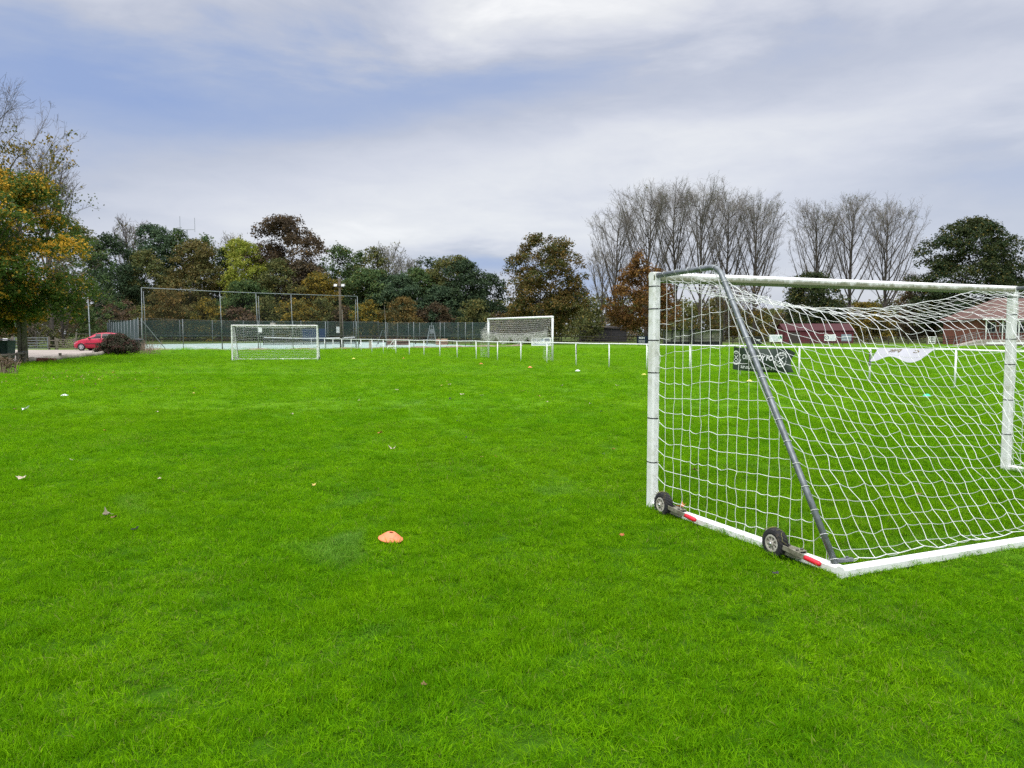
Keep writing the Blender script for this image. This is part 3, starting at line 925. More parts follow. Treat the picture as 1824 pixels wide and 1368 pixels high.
# ================================================================== WHITE SPECTATOR RAIL
RP0 = np.array([12.85, 22.3]); RD = np.array([-1.372, 2.378])
def rail_pt(k): p = RP0 + RD * k; return p
rail = thing('spectator_rail', 'long white tubular rail on posts running across the field behind the goals', 'rail', (RP0[0], RP0[1], 0), 0)
rngr = np.random.default_rng(2); tops = []
for k in range(-2, 24):
    p = rail_pt(k) - RP0; z = float(gz(*(rail_pt(k)))); h = 1.13 + rngr.normal(0, .008)
    lx = rngr.normal(0, .012)
    MB().tube([(p[0], p[1], z - .05), (p[0] + lx, p[1], z + h)], .030, 10).build('post', M['white_paint'], rail, smooth=True)
    tops.append((p[0] + lx, p[1], z + h))
tops = np.array(tops); fine = []
for a, b in zip(tops[:-1], tops[1:]):
    sag = rngr.normal(.006, .008)
    for t in np.linspace(0, 1, 5)[:-1]: fine.append(a * (1 - t) + b * t + np.array([0, 0, -sag * 4 * t * (1 - t)]))
fine.append(tops[-1])
MB().tube(np.array(fine), .029, 10).build('rail', M['white_paint'], rail, smooth=True)
def on_rail(k, dz=0.0, out=0.0):
    """point on the rail at post number k (may be fractional); out = towards the camera side"""
    p = rail_pt(k); n = np.array([-.866, -.5]); 
    return np.array([p[0] + n[0] * out, p[1] + n[1] * out, float(gz(*p)) + 1.13 + dz])
def k_at(px):
    """post number at which the rail passes a pixel column"""
    r = (px - 912) / F_PX
    # x = r*(y cos p ...) ; solve x - r*depth = 0 with depth ~ y*cos(p)
    c = math.cos(PITCH); return (r * RP0[1] * c - RP0[0]) / (RD[0] - r * RD[1] * c)

# stickers up two posts
for k, lab in ((1, 'narrow black lettered strip on the rail post beside the white flag'), (7, 'narrow black lettered strip on a rail post right of the pitch goal')):
    a = on_rail(k); s = thing('post_sticker', lab, 'sticker', (a[0], a[1], a[2]), 0)
    m_ = MB(); m_.tube([(0, 0, -.56), (0, 0, -.09)], .0325, 10, caps=False); m_.build('strip', M['black_strap'], s, smooth=True)
    l_ = MB(); rr = random.Random(k)
    z = -.12
    while z > -.54:
        hgt = rr.choice((.02, .03, .035)); th = math.atan2(-a[1], -a[0])
        for q in (-.35, .0, .35) if rr.random() < .5 else (-.3, .3):
            l_.box((.034 * math.cos(th + q), .034 * math.sin(th + q), z - hgt / 2), (.004, .006, hgt), th + q)
        z -= hgt + .014
    l_.build('lettering', M['ink_white'], s)

def text_mesh(txt, size=1.0, extrude=0.0, bold=False):
    cu = bpy.data.curves.new('lettering', 'FONT'); cu.body = txt; cu.size = size; cu.extrude = 0; cu.resolution_u = 3
    cu.align_x = 'CENTER'; cu.align_y = 'CENTER'; cu.offset = .018 * size if bold else 0
    o = bpy.data.objects.new('tmp_text', cu); COL.objects.link(o)
    dg = bpy.context.evaluated_depsgraph_get(); me = bpy.data.meshes.new_from_object(o.evaluated_get(dg))
    V = np.array([v.co[:] for v in me.vertices]); Fc = [tuple(p.vertices) for p in me.polygons]
    bpy.data.objects.remove(o); bpy.data.meshes.remove(me); bpy.data.curves.remove(cu)
    return V, Fc

# club banner tied to the rail
kl, kr = k_at(1309), k_at(1421)
ban_o = on_rail((kl + kr) / 2)
banner = thing('club_banner', 'dark green club banner with white lettering and crests tied under the white rail', 'banner', tuple(ban_o))
L0 = on_rail(kl, -.035, .05); R0 = on_rail(kr, -.035, .05)
bw = float(np.linalg.norm(R0 - L0)); bu = (R0 - L0) / bw; bn = np.array([bu[1], -bu[0], 0.0]); bn = bn if bn @ np.array([-L0[0], -L0[1], 0]) > 0 else -bn
BHT = .86
def ban(u, v, lift=0.0):
    """u across 0..1, v down 0..1"""
    u = np.asarray(u, float); v = np.asarray(v, float)
    inset = .055 * np.clip(u - .86, 0, 1) / .14 * np.sin(np.clip(v, 0, 1) * math.pi * .9) * 1.5
    drop = BHT * v + .05 * np.sin(math.pi * u) * (1 - v) * .8 + .05 * np.sin(math.pi * np.clip(u, 0, 1)) * v + .18 * np.clip((u - .8) / .2, 0, 1) ** 2 * (1 - v) ** 2
    belly = .16 * np.sin(math.pi * u) * np.sin(math.pi * np.clip(v * .8 + .1, 0, 1)) + .018 * np.sin(u * 19 + v * 4) * (1 - v * .4) + .03 * np.sin(u * 7 - v * 5)
    P = L0 + (u - inset)[..., None] * bw * bu - drop[..., None] * np.array([0, 0, 1.0]) + (belly + lift)[..., None] * bn - ban_o
    return P
uu, vv = np.meshgrid(np.linspace(0, 1, 40), np.linspace(0, 1, 18))
cl_ = MB().grid(ban(uu, vv)).build('cloth', M['ban_green'], banner, smooth=True)
lt = MB()
def ban_text(txt, uc, vc, h, sx=1.0, bold=True):
    V, Fc = text_mesh(txt, 1.0, bold=bold)
    if V is None or len(V) == 0: return
    u = uc + V[:, 0] * h * sx * BHT / bw; v = vc - V[:, 1] * h
    lt.add(ban(u, v, .012), Fc)
ban_text('CROPREDY FC', .43, .40, .29, .94)
for row, h in ((.785, .055), (.855, .04)):       # small print, not legible in the photograph: rows of letter-sized strokes
    u = .15; rr = random.Random(int(row * 1000))
    while u < .70:
        w_ = rr.uniform(.010, .020)
        q = np.array([[u, row], [u + w_, row], [u + w_, row + h * rr.uniform(.7, 1)], [u, row + h]])
        lt.add(ban(q[:, 0], q[:, 1], .012), [(0, 1, 2, 3)]); u += w_ + rr.choice((.006, .006, .007, .02))
for uc in (.055, .80):           # round crests
    rx = .115 * .86 / bw * 2.6; ry = .31
    for r0, r1, a0, a1 in ((1.0, .86, .35, 2.75), (1.0, .86, 3.3, 6.1), (.80, .76, 0, 6.28)):
        th = np.linspace(a0, a1, 28); 
        for i in range(27):
            if uc > .5 and r0 == 1.0 and i % 5 == 4: continue
            q = np.array([(uc + rx * r * math.cos(t_), .46 - ry * r * math.sin(t_)) for r, t_ in ((r0, th[i]), (r0, th[i + 1]), (r1, th[i + 1]), (r1, th[i]))])
            q[:, 0] = np.clip(q[:, 0], .004, .996); lt.add(ban(q[:, 0], q[:, 1], .012), [(0, 1, 2, 3)])
    for (x0, y0, x1, y1, w_) in ((-.45, -.35, .35, .35, .10), (-.45, .35, .35, -.35, .10), (-.25, .5, .25, .5, .10), (-.3, -.55, .3, -.55, .07)):
        d = np.array([x1 - x0, y1 - y0]); n_ = np.array([-d[1], d[0]]) / np.linalg.norm(d) * w_ / 2
        q = np.array([(x0, y0) - n_, (x1, y1) - n_, (x1, y1) + n_, (x0, y0) + n_])
        u_ = np.clip(uc + rx * q[:, 0], .004, .996); lt.add(ban(u_, .46 + ry * q[:, 1], .012), [(0, 1, 2, 3)])
lt.build('lettering', M['ink_white'], banner)
tie = MB()
for u in (0.01, .5, .99):
    p = ban(np.array(u), np.array(0.0)); 
    q = p + np.array([0, 0, .05]) - bn * .05
    tie.tube([p, (p + q) / 2 + np.array([0, 0, .02]), q], .006, 5)
tie.build('tie', M['black_strap'], banner)

# white flag flapping out from the rail towards the camera
k0, k1 = k_at(1567), k_at(1668)
fo = on_rail((k0 + k1) / 2); flag = thing('white_flag', 'white banner with tan letters blowing out from the rail', 'banner', tuple(fo))
FL_, FR_ = on_rail(k0, .032, .0), on_rail(k1, .032, .0); fw = float(np.linalg.norm(FR_ - FL_)); fu = (FR_ - FL_) / fw
fn = np.array([fu[1], -fu[0], 0]); fn = fn if fn @ np.array([-1, -2, 0]) > 0 else -fn
def flg(u, v, lift=0.0):
    u = np.asarray(u, float); v = np.asarray(v, float)
    skew = -.02 * v * (1 - u) - .14 * v * u
    wave = .085 * np.sin(u * 8.2 + 1.25) * v ** .8
    P = FL_ + (u + skew * .9)[..., None] * fw * fu + (.05 + .62 * v)[..., None] * fn * .6 + (-.34 * v - wave + lift)[..., None] * np.array([0, 0, 1.0]) - fo
    return P
uu, vv = np.meshgrid(np.linspace(0, 1, 40), np.linspace(0, 1, 14))
MB().grid(flg(uu, vv)).build('cloth', M['ban_white'], flag, smooth=True)
lt = MB()
V, Fc = text_mesh('biic', 1.0, bold=True)
lt.add(flg(.37 - V[:, 0] * .17, .36 + V[:, 1] * .52, .012), Fc)
V, Fc = text_mesh('c', 1.0)
lt.add(flg(.74 - V[:, 0] * .26, .28 + V[:, 1] * .40, .012), Fc)
lt.build('lettering', M['tan'], flag)

# ================================================================== TREES
def ellipsoid_dirs(rng, n):
    v = rng.normal(0, 1, (n, 3)); return v / np.linalg.norm(v, axis=1)[:, None]

def leaf_cards(mb, P, N, size, rng, attr, aspect=.62):
    """one small four sided leaf (or spray) per point, roughly facing N"""
    n = len(P)
    N = N + rng.normal(0, .55, N.shape); N /= np.linalg.norm(N, axis=1)[:, None] + 1e-9
    a = np.cross(N, rng.normal(0, 1, N.shape)); a /= np.linalg.norm(a, axis=1)[:, None] + 1e-9
    b = np.cross(N, a)
    s = size * (.6 + .8 * rng.random(n))[:, None]
    fold = N * s * .22
    V = np.stack([P - a * s * .5, P - b * s * aspect * .5 + fold, P + a * s * .5, P + b * s * aspect * .5 + fold], 1).reshape(-1, 3)
    k = np.arange(n) * 4
    mb.V.append(V); o = mb.n; mb.n += len(V)
    mb.F.append(np.stack([k, k + 1, k + 2, k + 3], 1) + o)
    mb.attr.append(np.repeat(attr, 4, axis=0))

def crown_points(rng, rx, ry, h, z0, shape, leaf, cover=1.5, lobes=None, lobe_r=(.20, .36), gap=.0, top_pow=1.0):
    """leaf positions: sprays on many overlapping boughs inside an uneven envelope. z0 = height of the crown's foot, h its height"""
    nl = int((lobes or 34) * 1.9)
    def radius(t):          # relative half width of the crown at relative height t
        if shape == 'dome': return np.sqrt(np.clip(1 - ((t - .42) / .60) ** 2, 0.02, 1))
        if shape == 'oval': return np.sqrt(np.clip(1 - ((t - .46) / .56) ** 2, 0.02, 1))
        if shape == 'cone': return np.clip(1.05 * (1 - t) ** .75, .05, 1) * np.clip(t * 6 + .45, 0, 1)
        if shape == 'pyramid': return np.clip(1.12 * (1 - t) ** .58, .06, 1) * np.clip(t * 3.2 + .62, 0, 1)
        if shape == 'shrub': return np.sqrt(np.clip(1 - ((t - .12) / .90) ** 2, 0.02, 1))
        if shape == 'column': return np.sqrt(np.clip(1 - ((t - .45) / .60) ** 4, 0.02, 1))
        return np.ones_like(t)
    C, Rr = [], []
    rm = min(rx, ry, h * .6)
    for i in range(nl):
        t = ((i + rng.random()) / nl) ** .9
        ang = rng.random() * 6.283; lr = rm * rng.uniform(*lobe_r) * (1 - .35 * t)
        q = radius(np.array(t)) * rng.uniform(.35, 1.0) ** .6
        C.append((max(0, rx * q - lr * .7) * math.cos(ang), max(0, ry * q - lr * .7) * math.sin(ang), z0 + h * t * .96)); Rr.append(lr)
    C = np.array(C); Rr = np.array(Rr)
    C[:, 2] = np.minimum(C[:, 2], z0 + h - Rr * .8)
    P, N, A = [], [], []
    for c, r in zip(C, Rr):
        ns = max(4, int(cover * 4 * math.pi * r * r / (leaf * leaf) / 7))      # sprays
        d = ellipsoid_dirs(rng, ns); d[:, 2] = np.where(d[:, 2] < -.35, -d[:, 2] * .6, d[:, 2]); d /= np.linalg.norm(d, axis=1)[:, None]
        rad = r * (.62 + .42 * rng.random(ns) ** .7)
        pc = c + d * rad[:, None] * np.array([1.12, 1.12, .86])
        m = 6
        pp = np.repeat(pc, m, 0) + rng.normal(0, leaf * .75, (ns * m, 3)) * np.array([1, 1, .7])
        nn = np.repeat(d * .7 + np.array([0, 0, .6]), m, 0)
        bough = rng.random() * .45; spray = np.repeat(rng.random(ns) * .55, m)
        P.append(pp); N.append(nn); A.append(np.stack([spray + bough, rng.random(ns * m), rng.random(ns * m) * .6 + np.repeat(rng.random(ns), m) * .4], 1))
    P = np.concatenate(P); N = np.concatenate(N); A = np.concatenate(A)
    if gap > 0:
        s = max(rm * .42, .6)
        f = vnoise(P[:, 0] + P[:, 1] * .7, P[:, 2] + P[:, 1] * .9, s, int(rng.integers(1e6)))
        k = f > gap; P, N, A = P[k], N[k], A[k]
    return P, N, A, C, Rr

def limbs(mb, rng, h, z0, hc, r0, C, count=14, lean=(0, 0), base_r=1.25):
    """tapered trunk with limbs reaching towards the boughs"""
    top = z0 + hc * .78
    zs = np.linspace(-.15, top, 9)
    path = [(lean[0] * (z / top) ** 1.5 + rng.normal(0, r0 * .25) * (i > 1), lean[1] * (z / top) ** 1.5 + rng.normal(0, r0 * .25) * (i > 1), z) for i, z in enumerate(zs)]
    rad = [r0 * (base_r if i == 0 else 1) * (1 - .82 * (max(z, 0) / top)) for i, z in enumerate(zs)]
    mb.tube(path, rad, 8)
    path = np.array(path); order = rng.permutation(len(C))[:count]
    for k in order:
        c = C[k]; zj = np.clip(c[2] - abs(np.hypot(c[0], c[1])) * .7, z0 * .75 + .3, top * .92)
        s = np.array([np.interp(zj, path[:, 2], path[:, 0]), np.interp(zj, path[:, 2], path[:, 1]), zj])
        rr = r0 * .42 * (1 - .6 * zj / top)
        mid = s * .5 + c * .5 + np.array([0, 0, -.06 * np.linalg.norm(c - s)]) + rng.normal(0, .12, 3)
        pts = [s, s * .7 + mid * .3, mid, mid * .4 + c * .6, c]
        mb.tube(pts, np.linspace(rr, rr * .22, 5), 5, caps=False)
        for q in range(3):
            e = c + rng.normal(0, .5, 3) * np.linalg.norm(c - s) * .28 + np.array([0, 0, .2])
            mb.tube([mid * .5 + c * .5, e * .5 + c * .5, e], [rr * .3, rr * .2, rr * .1], 4, caps=False)

def leafy_tree(name, label, cat, px, Y, ytop, wpx, leafm, shape='dome', foot=.06, depth=.8, leaf=None, cover=1.5, gap=.0, lobes=None, group=None,
               seed=0, r0=None, barkm='bark', lobe_r=(.20, .36), xy=None, ztop=None, width=None, nlimb=14):
    rng = np.random.default_rng(seed or (int(px * 13 + Y * 7 + ytop) & 0xffff) + 1)
    if xy is None: bx, by, bz = base(px, Y)
    else: bx, by = xy; bz = float(gz(bx, by))
    H = (at(px, ytop, Y)[2] if ztop is None else ztop) - bz
    W = wpx / F_PX * Y if width is None else width
    rx = W / 2; ry = rx * depth
    leaf = leaf or max(.10, Y * .0027)
    z0 = H * foot
    t = thing(name, label, cat, (bx, by, bz), 0, group)
    P, N, A, C, Rr = crown_points(rng, rx, ry, H - z0, z0, shape, leaf, cover, lobes, lobe_r, gap)
    mb = MB(); leaf_cards(mb, P, N, leaf, rng, A); mb.build('crown', leafm, t)
    tm = MB(); limbs(tm, rng, H, z0, H - z0, r0 or max(.06, H * .020), C, nlimb); tm.build('trunk', M[barkm], t, smooth=True)
    return t

def bare_tree(name, label, cat, px, Y, ytop, wpx, twigm, seed, leafm=None, nleaf=0, leaf=.2, fan=.55, nlimb=16, foot=.16, group=None, r0=None, xy=None,
              ztop=None, width=None, tw=.020, sub=11, twg=5, upright=.75, leaf_band=(0, 1)):
    """leafless tree: trunk, ascending limbs, branches and fine twigs"""
    rng = np.random.default_rng(seed)
    if xy is None: bx, by, bz = base(px, Y)
    else: bx, by = xy; bz = float(gz(bx, by))
    H = (at(px, ytop, Y)[2] if ztop is None else ztop) - bz
    W = wpx / F_PX * Y if width is None else width
    r0 = r0 or H * .016
    t = thing(name, label, cat, (bx, by, bz), 0, group)
    tm = MB(); bm = MB()
    zs = np.linspace(-.2, H * .90, 10)
    lx = np.cumsum(rng.normal(0, W * .012, 10)); ly = np.cumsum(rng.normal(0, W * .012, 10)); lx -= lx[0]; ly -= ly[0]
    path = np.stack([lx, ly, zs], 1)
    tm.tube(path, [r0 * (1.3 if i == 0 else 1) * (1 - .93 * i / 9) + .012 for i in range(10)], 8)
    sp, sq, s0, s1, tips = [], [], [], [], []
    for i in range(nlimb):
        f = (i + rng.random() * .8) / nlimb
        z = H * (foot + (.86 - foot) * f)
        s = np.array([np.interp(z, zs, lx), np.interp(z, zs, ly), z])
        ang = i * 2.4 + rng.normal(0, .5)
        reach = W / 2 * (.95 - .55 * f ** 1.6) * rng.uniform(.75, 1.05)
        ztip = min(H * (.985 - .13 * rng.random()), z + (H - z) * (fan + (1 - fan) * f) * rng.uniform(.85, 1.1) + .04 * H)
        end = np.array([reach * math.cos(ang), reach * math.sin(ang), ztip])
        c1 = s + (end - s) * np.array([.60, .60, .40])
        u = np.linspace(0, 1, 8)[:, None]
        lp = (1 - u) ** 2 * s + 2 * u * (1 - u) * c1 + u ** 2 * end
        lp[1:-1] += rng.normal(0, W * .006, (6, 3))
        lr = r0 * .42 * (1 - .6 * f)
        tm.tube(lp, np.linspace(lr, tw * 1.1, 8), 5, caps=False)
        for k in range(sub):
            g = .18 + .82 * (k + rng.random()) / sub
            p = np.array([np.interp(g, u[:, 0], lp[:, q]) for q in range(3)])
            dv = rng.normal(0, 1, 3); dv[2] = abs(dv[2]) * .4 + upright * 1.6; dv /= np.linalg.norm(dv)
            out = np.array([end[0] - s[0], end[1] - s[1], 0]); out /= np.linalg.norm(out) + 1e-9
            dv = dv + out * .35; dv /= np.linalg.norm(dv)
            ln = H * rng.uniform(.07, .15) * (1.15 - .5 * g)
            e = p + dv * ln; e[2] = min(e[2], H * 1.0)
            m = (p + e) / 2 + rng.normal(0, ln * .06, 3)
            r_ = max(tw, lr * .28 * (1 - .7 * g))
            sp += [p, m]; sq += [m, e]; s0 += [r_, r_ * .8]; s1 += [r_ * .8, tw * .7]
            for w_ in range(twg):
                h_ = rng.uniform(.15, 1.0); b0 = p + (e - p) * h_
                d2 = dv * .9 + rng.normal(0, .55, 3); d2[2] += upright * .3; d2 /= np.linalg.norm(d2)
                l2 = ln * rng.uniform(.25, .6); e2 = b0 + d2 * l2; m2 = (b0 + e2) / 2 + rng.normal(0, l2 * .07, 3)
                sp += [b0, m2]; sq += [m2, e2]; s0 += [tw * .8, tw * .65]; s1 += [tw * .65, tw * .45]
                tips.append(e2)
                d3 = d2 + rng.normal(0, .6, 3); d3 /= np.linalg.norm(d3); e3 = m2 + d3 * l2 * .6
                sp.append(m2); sq.append(e3); s0.append(tw * .6); s1.append(tw * .4); tips.append(e3)
    bm.segs(np.array(sp), np.array(sq), np.array(s0), np.array(s1), n=3)
    bm.build('branches', M[twigm], t)
    tm.build('trunk', M['bark'], t, smooth=True)
    if leafm is not None and nleaf:
        T = np.array(tips); hh = T[:, 2] / H; ok = np.where((hh > leaf_band[0]) & (hh < leaf_band[1]))[0]
        idx = ok[rng.integers(0, len(ok), nleaf // 5)]
        P = np.repeat(T[idx], 5, 0) + rng.normal(0, leaf * 1.1, (len(idx) * 5, 3))
        A = np.stack([np.repeat(rng.random(len(idx)), 5), rng.random(len(P)), rng.random(len(P))], 1)
        mb = MB(); leaf_cards(mb, P, ellipsoid_dirs(rng, len(P)) + np.array([0, 0, .4]), leaf, rng, A); mb.build('crown', leafm, t)
    return t

LM = {
 'maple': leaf_mat('maple_leaves', (.058, .098, .016), (.46, .27, .026), (.34, .22, .03), .35, pz=(.60, .72)),
 'green': leaf_mat('green_leaves', (.046, .082, .026), (.075, .115, .034), (.12, .12, .03)),
 'dark': leaf_mat('dark_evergreen_leaves', (.022, .041, .017), (.034, .058, .024), (.05, .075, .03), .15),
 'blue': leaf_mat('blue_green_leaves', (.032, .060, .030), (.052, .086, .040), (.07, .105, .045), .15),
 'olive': leaf_mat('olive_leaves', (.072, .088, .028), (.115, .115, .034), (.15, .12, .03)),
 'lime': leaf_mat('yellow_green_leaves', (.15, .185, .022), (.24, .26, .038), (.30, .28, .05), .35),
 'yellow': leaf_mat('yellow_leaves', (.085, .085, .022), (.20, .145, .020), (.30, .20, .03), .35),
 'orange': leaf_mat('orange_brown_leaves', (.088, .078, .026), (.135, .092, .026), (.20, .12, .03), .3),
 'russet': leaf_mat('russet_olive_leaves', (.088, .090, .028), (.118, .096, .030), (.16, .11, .03), .25),
 'rust': leaf_mat('rust_red_leaves', (.10, .052, .016), (.165, .080, .020), (.22, .13, .03), .3),
 'brown': leaf_mat('dark_brown_leaves', (.055, .040, .024), (.080, .055, .026), (.12, .075, .03), .2),
 'oakb': leaf_mat('turning_oak_leaves', (.058, .066, .018), (.120, .080, .022), (.17, .10, .02), .25, pz=(.42, .62)),
 'oakg': leaf_mat('oak_green_leaves', (.022, .038, .013), (.044, .056, .017), (.11, .09, .02), .2),
 'scrub': leaf_mat('brown_scrub_leaves', (.085, .070, .045), (.115, .088, .050), (.17, .11, .04), .2),
 'redscrub': leaf_mat('red_brown_scrub_leaves', (.078, .056, .036), (.098, .064, .038), (.13, .08, .03), .2),
 'heather': leaf_mat('heather_leaves', (.060, .062, .038), (.095, .045, .040), (.07, .07, .04), .15, pz=(.55, .7)),
}

# --- the maple that leans in from the left, and the bare trees behind it
leafy_tree('maple_tree', 'large maple leaning in at the left edge, its dark green leaves turning yellow', 'tree', 0, 40, 0, 0, LM['maple'], 'dome', .15, .75,
           leaf=.155, cover=1.8, gap=.02, lobes=95, seed=21, r0=.30, xy=(-31.6, 41.0), ztop=11.4, width=19.6, lobe_r=(.15, .27), nlimb=34)
bare_tree('bare_tree', 'tall half bare tree with yellow tatters of leaf above the maple, at the left edge', 'tree', 0, 47, 0, 0, 'twig', 31, LM['yellow'], 6000, .18, fan=.62,
          nlimb=20, foot=.25, xy=(-33.3, 47.0), ztop=17.2, width=13.0, tw=.009, sub=16, twg=7, r0=.20, leaf_band=(0, .80))
bare_tree('bare_tree', 'slim bare tree poking up behind the right shoulder of the maple', 'tree', 92, 90, 262, 90, 'twig', 33, LM['olive'], 700, .3, fan=.6,
          nlimb=15, foot=.3, tw=.022, sub=11, twg=6, leaf_band=(0, .8))
leafy_tree('sycamore_tree', 'thin dark green tree with open twiggy top beside the maple', 'tree', 118, 92, 318, 78, LM['green'], 'oval', .25, .9, leaf=.26, gap=.46, cover=1.0, lobe_r=(.14, .24))
# --- scrub and trees behind the yard gates
for i, (px, Y, yt, w_, lm_, shp, lab) in enumerate([
    (20, 88, 548, 110, 'scrub', 'shrub', 'pale brown thicket behind the metal field gate at the far left'),
    (78, 90, 556, 70, 'olive', 'shrub', 'low olive brown bush behind the gate, right of the pole'),
    (118, 96, 452, 86, 'scrub', 'oval', 'tall grey brown twiggy tree behind the wooden gate'),
    (172, 104, 424, 92, 'green', 'oval', 'rounded green tree behind the lamp post'),
    (150, 99, 540, 52, 'green', 'shrub', 'dark green bush at the foot of the lamp post'),
    (215, 118, 536, 92, 'redscrub', 'shrub', 'wide reddish brown thicket behind the red car and the court corner')]):
    leafy_tree('tree' if shp == 'oval' else 'bush', lab, 'tree' if shp == 'oval' else 'bush', px, Y, yt, w_, LM[lm_], shp, .03, .8, gap=.30 if 'scrub' in lm_ else .12,
               lobe_r=(.16, .30), cover=1.1)
bare_tree('thorn_bush', 'grey tangle of bare thorn branches under the maple, behind the gate', 'bush', 62, 86, 560, 90, 'twig', 41, None, 0, fan=.5, nlimb=18, foot=.05, tw=.02, sub=8, twg=5, upright=.3)
bare_tree('thorn_bush', 'grey brown tangle of bare branches left of the lamp post', 'bush', 112, 92, 480, 70, 'twig', 43, None, 0, fan=.6, nlimb=18, foot=.05, tw=.022, sub=9, twg=5, upright=.4)

WOOD = 'trees of the wood behind the tennis court'
BACK = [   # px, Y, ytop, width px, leaves, shape, gap, label
 (150, 150, 402, 90, 'olive', 'dome', .25, 'brown tree in the wood just right of the maple top'),
 (212, 148, 416, 80, 'dark', 'column', .0, 'almost black ivy clad tree, first of the tall dark ones from the left'),
 (276, 150, 397, 100, 'blue', 'dome', .02, 'tall blue green evergreen with a rounded top, highest on the left of the wood'),
 (322, 152, 407, 70, 'green', 'oval', .10, 'green tree with an uneven top under the radio mast'),
 (262, 140, 446, 80, 'olive', 'dome', .08, 'olive tree in front of the blue green evergreen'),
 (214, 137, 470, 74, 'dark', 'column', .0, 'tall black green conifer behind the corner of the court fence'),
 (346, 141, 428, 104, 'russet', 'dome', .08, 'broad orange brown tree in the middle of the left wood'),
 (388, 146, 436, 48, 'dark', 'column', .02, 'narrow dark green tree between the orange brown and the lime ones'),
 (366, 152, 416, 60, 'green', 'oval', .30, 'pale thin topped green tree behind the orange brown one'),
 (440, 140, 430, 84, 'lime', 'dome', .10, 'bright yellow green tree left of the big brown oak'),
 (425, 147, 424, 80, 'lime', 'dome', .52, 'pale sparse yellow tree whose twigs show above the bright one'),
 (440, 135, 500, 90, 'green', 'dome', .05, 'mid green tree beneath the yellow green one'),
 (513, 147, 386, 146, 'brown', 'dome', .20, 'big dark brown oak standing above the wood'),
 (496, 139, 462, 84, 'olive', 'oval', .12, 'olive tree under the left of the big brown oak'),
 (545, 141, 462, 84, 'scrub', 'oval', .30, 'grey brown twiggy tree under the right of the big brown oak'),
 (572, 136, 486, 80, 'yellow', 'dome', .14, 'small yellowish tree behind the right corner of the high netting'),
 (604, 145, 436, 70, 'green', 'oval', .08, 'fresh green tree at the right shoulder of the big brown oak'),
 (640, 148, 446, 54, 'green', 'oval', .10, 'slender green tree right of the floodlight pole'),
 (664, 145, 438, 62, 'olive', 'oval', .34, 'thin birch like tree with yellow green tips left of the bare whitish ones'),
 (655, 139, 480, 110, 'green', 'dome', .05, 'mid green tree filling the gap behind the floodlight pole'),
 (706, 138, 490, 110, 'blue', 'dome', .12, 'grey green tree below the bare whitish twigs'),
 (762, 147, 456, 48, 'dark', 'column', .10, 'narrow dark pointed tree near the middle of the wood'),
 (742, 140, 478, 80, 'green', 'dome', .10, 'mid green tree left of the pointed one'),
 (806, 143, 456, 100, 'olive', 'dome', .02, 'domed olive tree right of the pointed one'),
 (826, 139, 464, 88, 'dark', 'dome', .02, 'large dark green tree, next to last towards the pitch goal'),
 (786, 137, 510, 84, 'blue', 'dome', .04, 'bluish dark tree behind the far right of the court'),
 (874, 146, 487, 66, 'dark', 'dome', .04, 'lower dark tree at the right end of the wood'),
]
for (px, Y, yt, w_, lm_, shp, gp, lab) in BACK:
    leafy_tree('woodland_tree', lab, 'tree', px, Y, yt, w_ * 1.26, LM[lm_], shp, .05, .85, gap=gp * .55, group=WOOD, cover=1.4, lobe_r=(.22, .40), lobes=48)
for i, (px, Y, yt, w_, tm_, lab) in enumerate([
    (692, 147, 436, 62, 'pale_twig', 'bare whitish tree, tallest of the pale twiggy ones in the wood'),
    (724, 146, 462, 66, 'pale_twig', 'bare pale tree with a broad twiggy top right of the tallest pale one'),
    (238, 156, 391, 80, 'twig', 'bare brown twigs above the blue green evergreen'),
    (420, 151, 420, 70, 'pale_twig', 'pale bare crown behind the yellow green tree')]):
    bare_tree('woodland_tree', lab, 'tree', px, Y, yt, w_, tm_, 60 + i, LM['olive'], 500, .3, fan=.6, nlimb=16, foot=.3, tw=.03, sub=10, twg=5, group=WOOD)

HEDGE = 'bushes along the edge of the wood'
for (px, Y, yt, w_, lm_, gp, lab) in [
    (255, 130, 545, 90, 'olive', .15, 'olive bush behind the left corner post of the high netting'),
    (300, 128, 512, 96, 'orange', .12, 'orange tinted bush under the left of the high netting'),
    (368, 127, 530, 74, 'yellow', .12, 'golden yellow bush left of the middle netting post'),
    (335, 130, 556, 70, 'olive', .10, 'low olive bush between the orange and the golden one'),
    (425, 129, 548, 86, 'redscrub', .18, 'brown bush behind the left upright of the far small goal'),
    (475, 131, 528, 70, 'olive', .15, 'greenish brown bush behind the small goal'),
    (522, 128, 534, 84, 'yellow', .14, 'yellow orange bush behind the right of the small goal'),
    (575, 130, 530, 70, 'olive', .15, 'olive bush left of the floodlight pole'),
    (612, 129, 545, 60, 'brown', .12, 'dark brown bush behind the floodlight pole'),
    (655, 128, 536, 76, 'yellow', .15, 'yellow leaved bush right of the high netting'),
    (716, 128, 530, 96, 'orange', .13, 'wide orange yellow bush behind the slanting thin pole'),
    (775, 129, 540, 80, 'brown', .12, 'dark brown bush behind the umpire chair'),
    (812, 131, 552, 60, 'dark', .05, 'small dark bush right of the umpire chair'),
    (846, 128, 534, 80, 'olive', .12, 'yellowish olive bush left of the pitch goal'),
    (888, 131, 560, 70, 'brown', .10, 'brown bush behind the left post of the pitch goal')]:
    leafy_tree('bush', lab, 'bush', px, Y, yt, w_ * 1.12, LM[lm_], 'shrub', .02, .7, gap=gp, group=HEDGE, cover=1.25, lobe_r=(.22, .38), lobes=28)

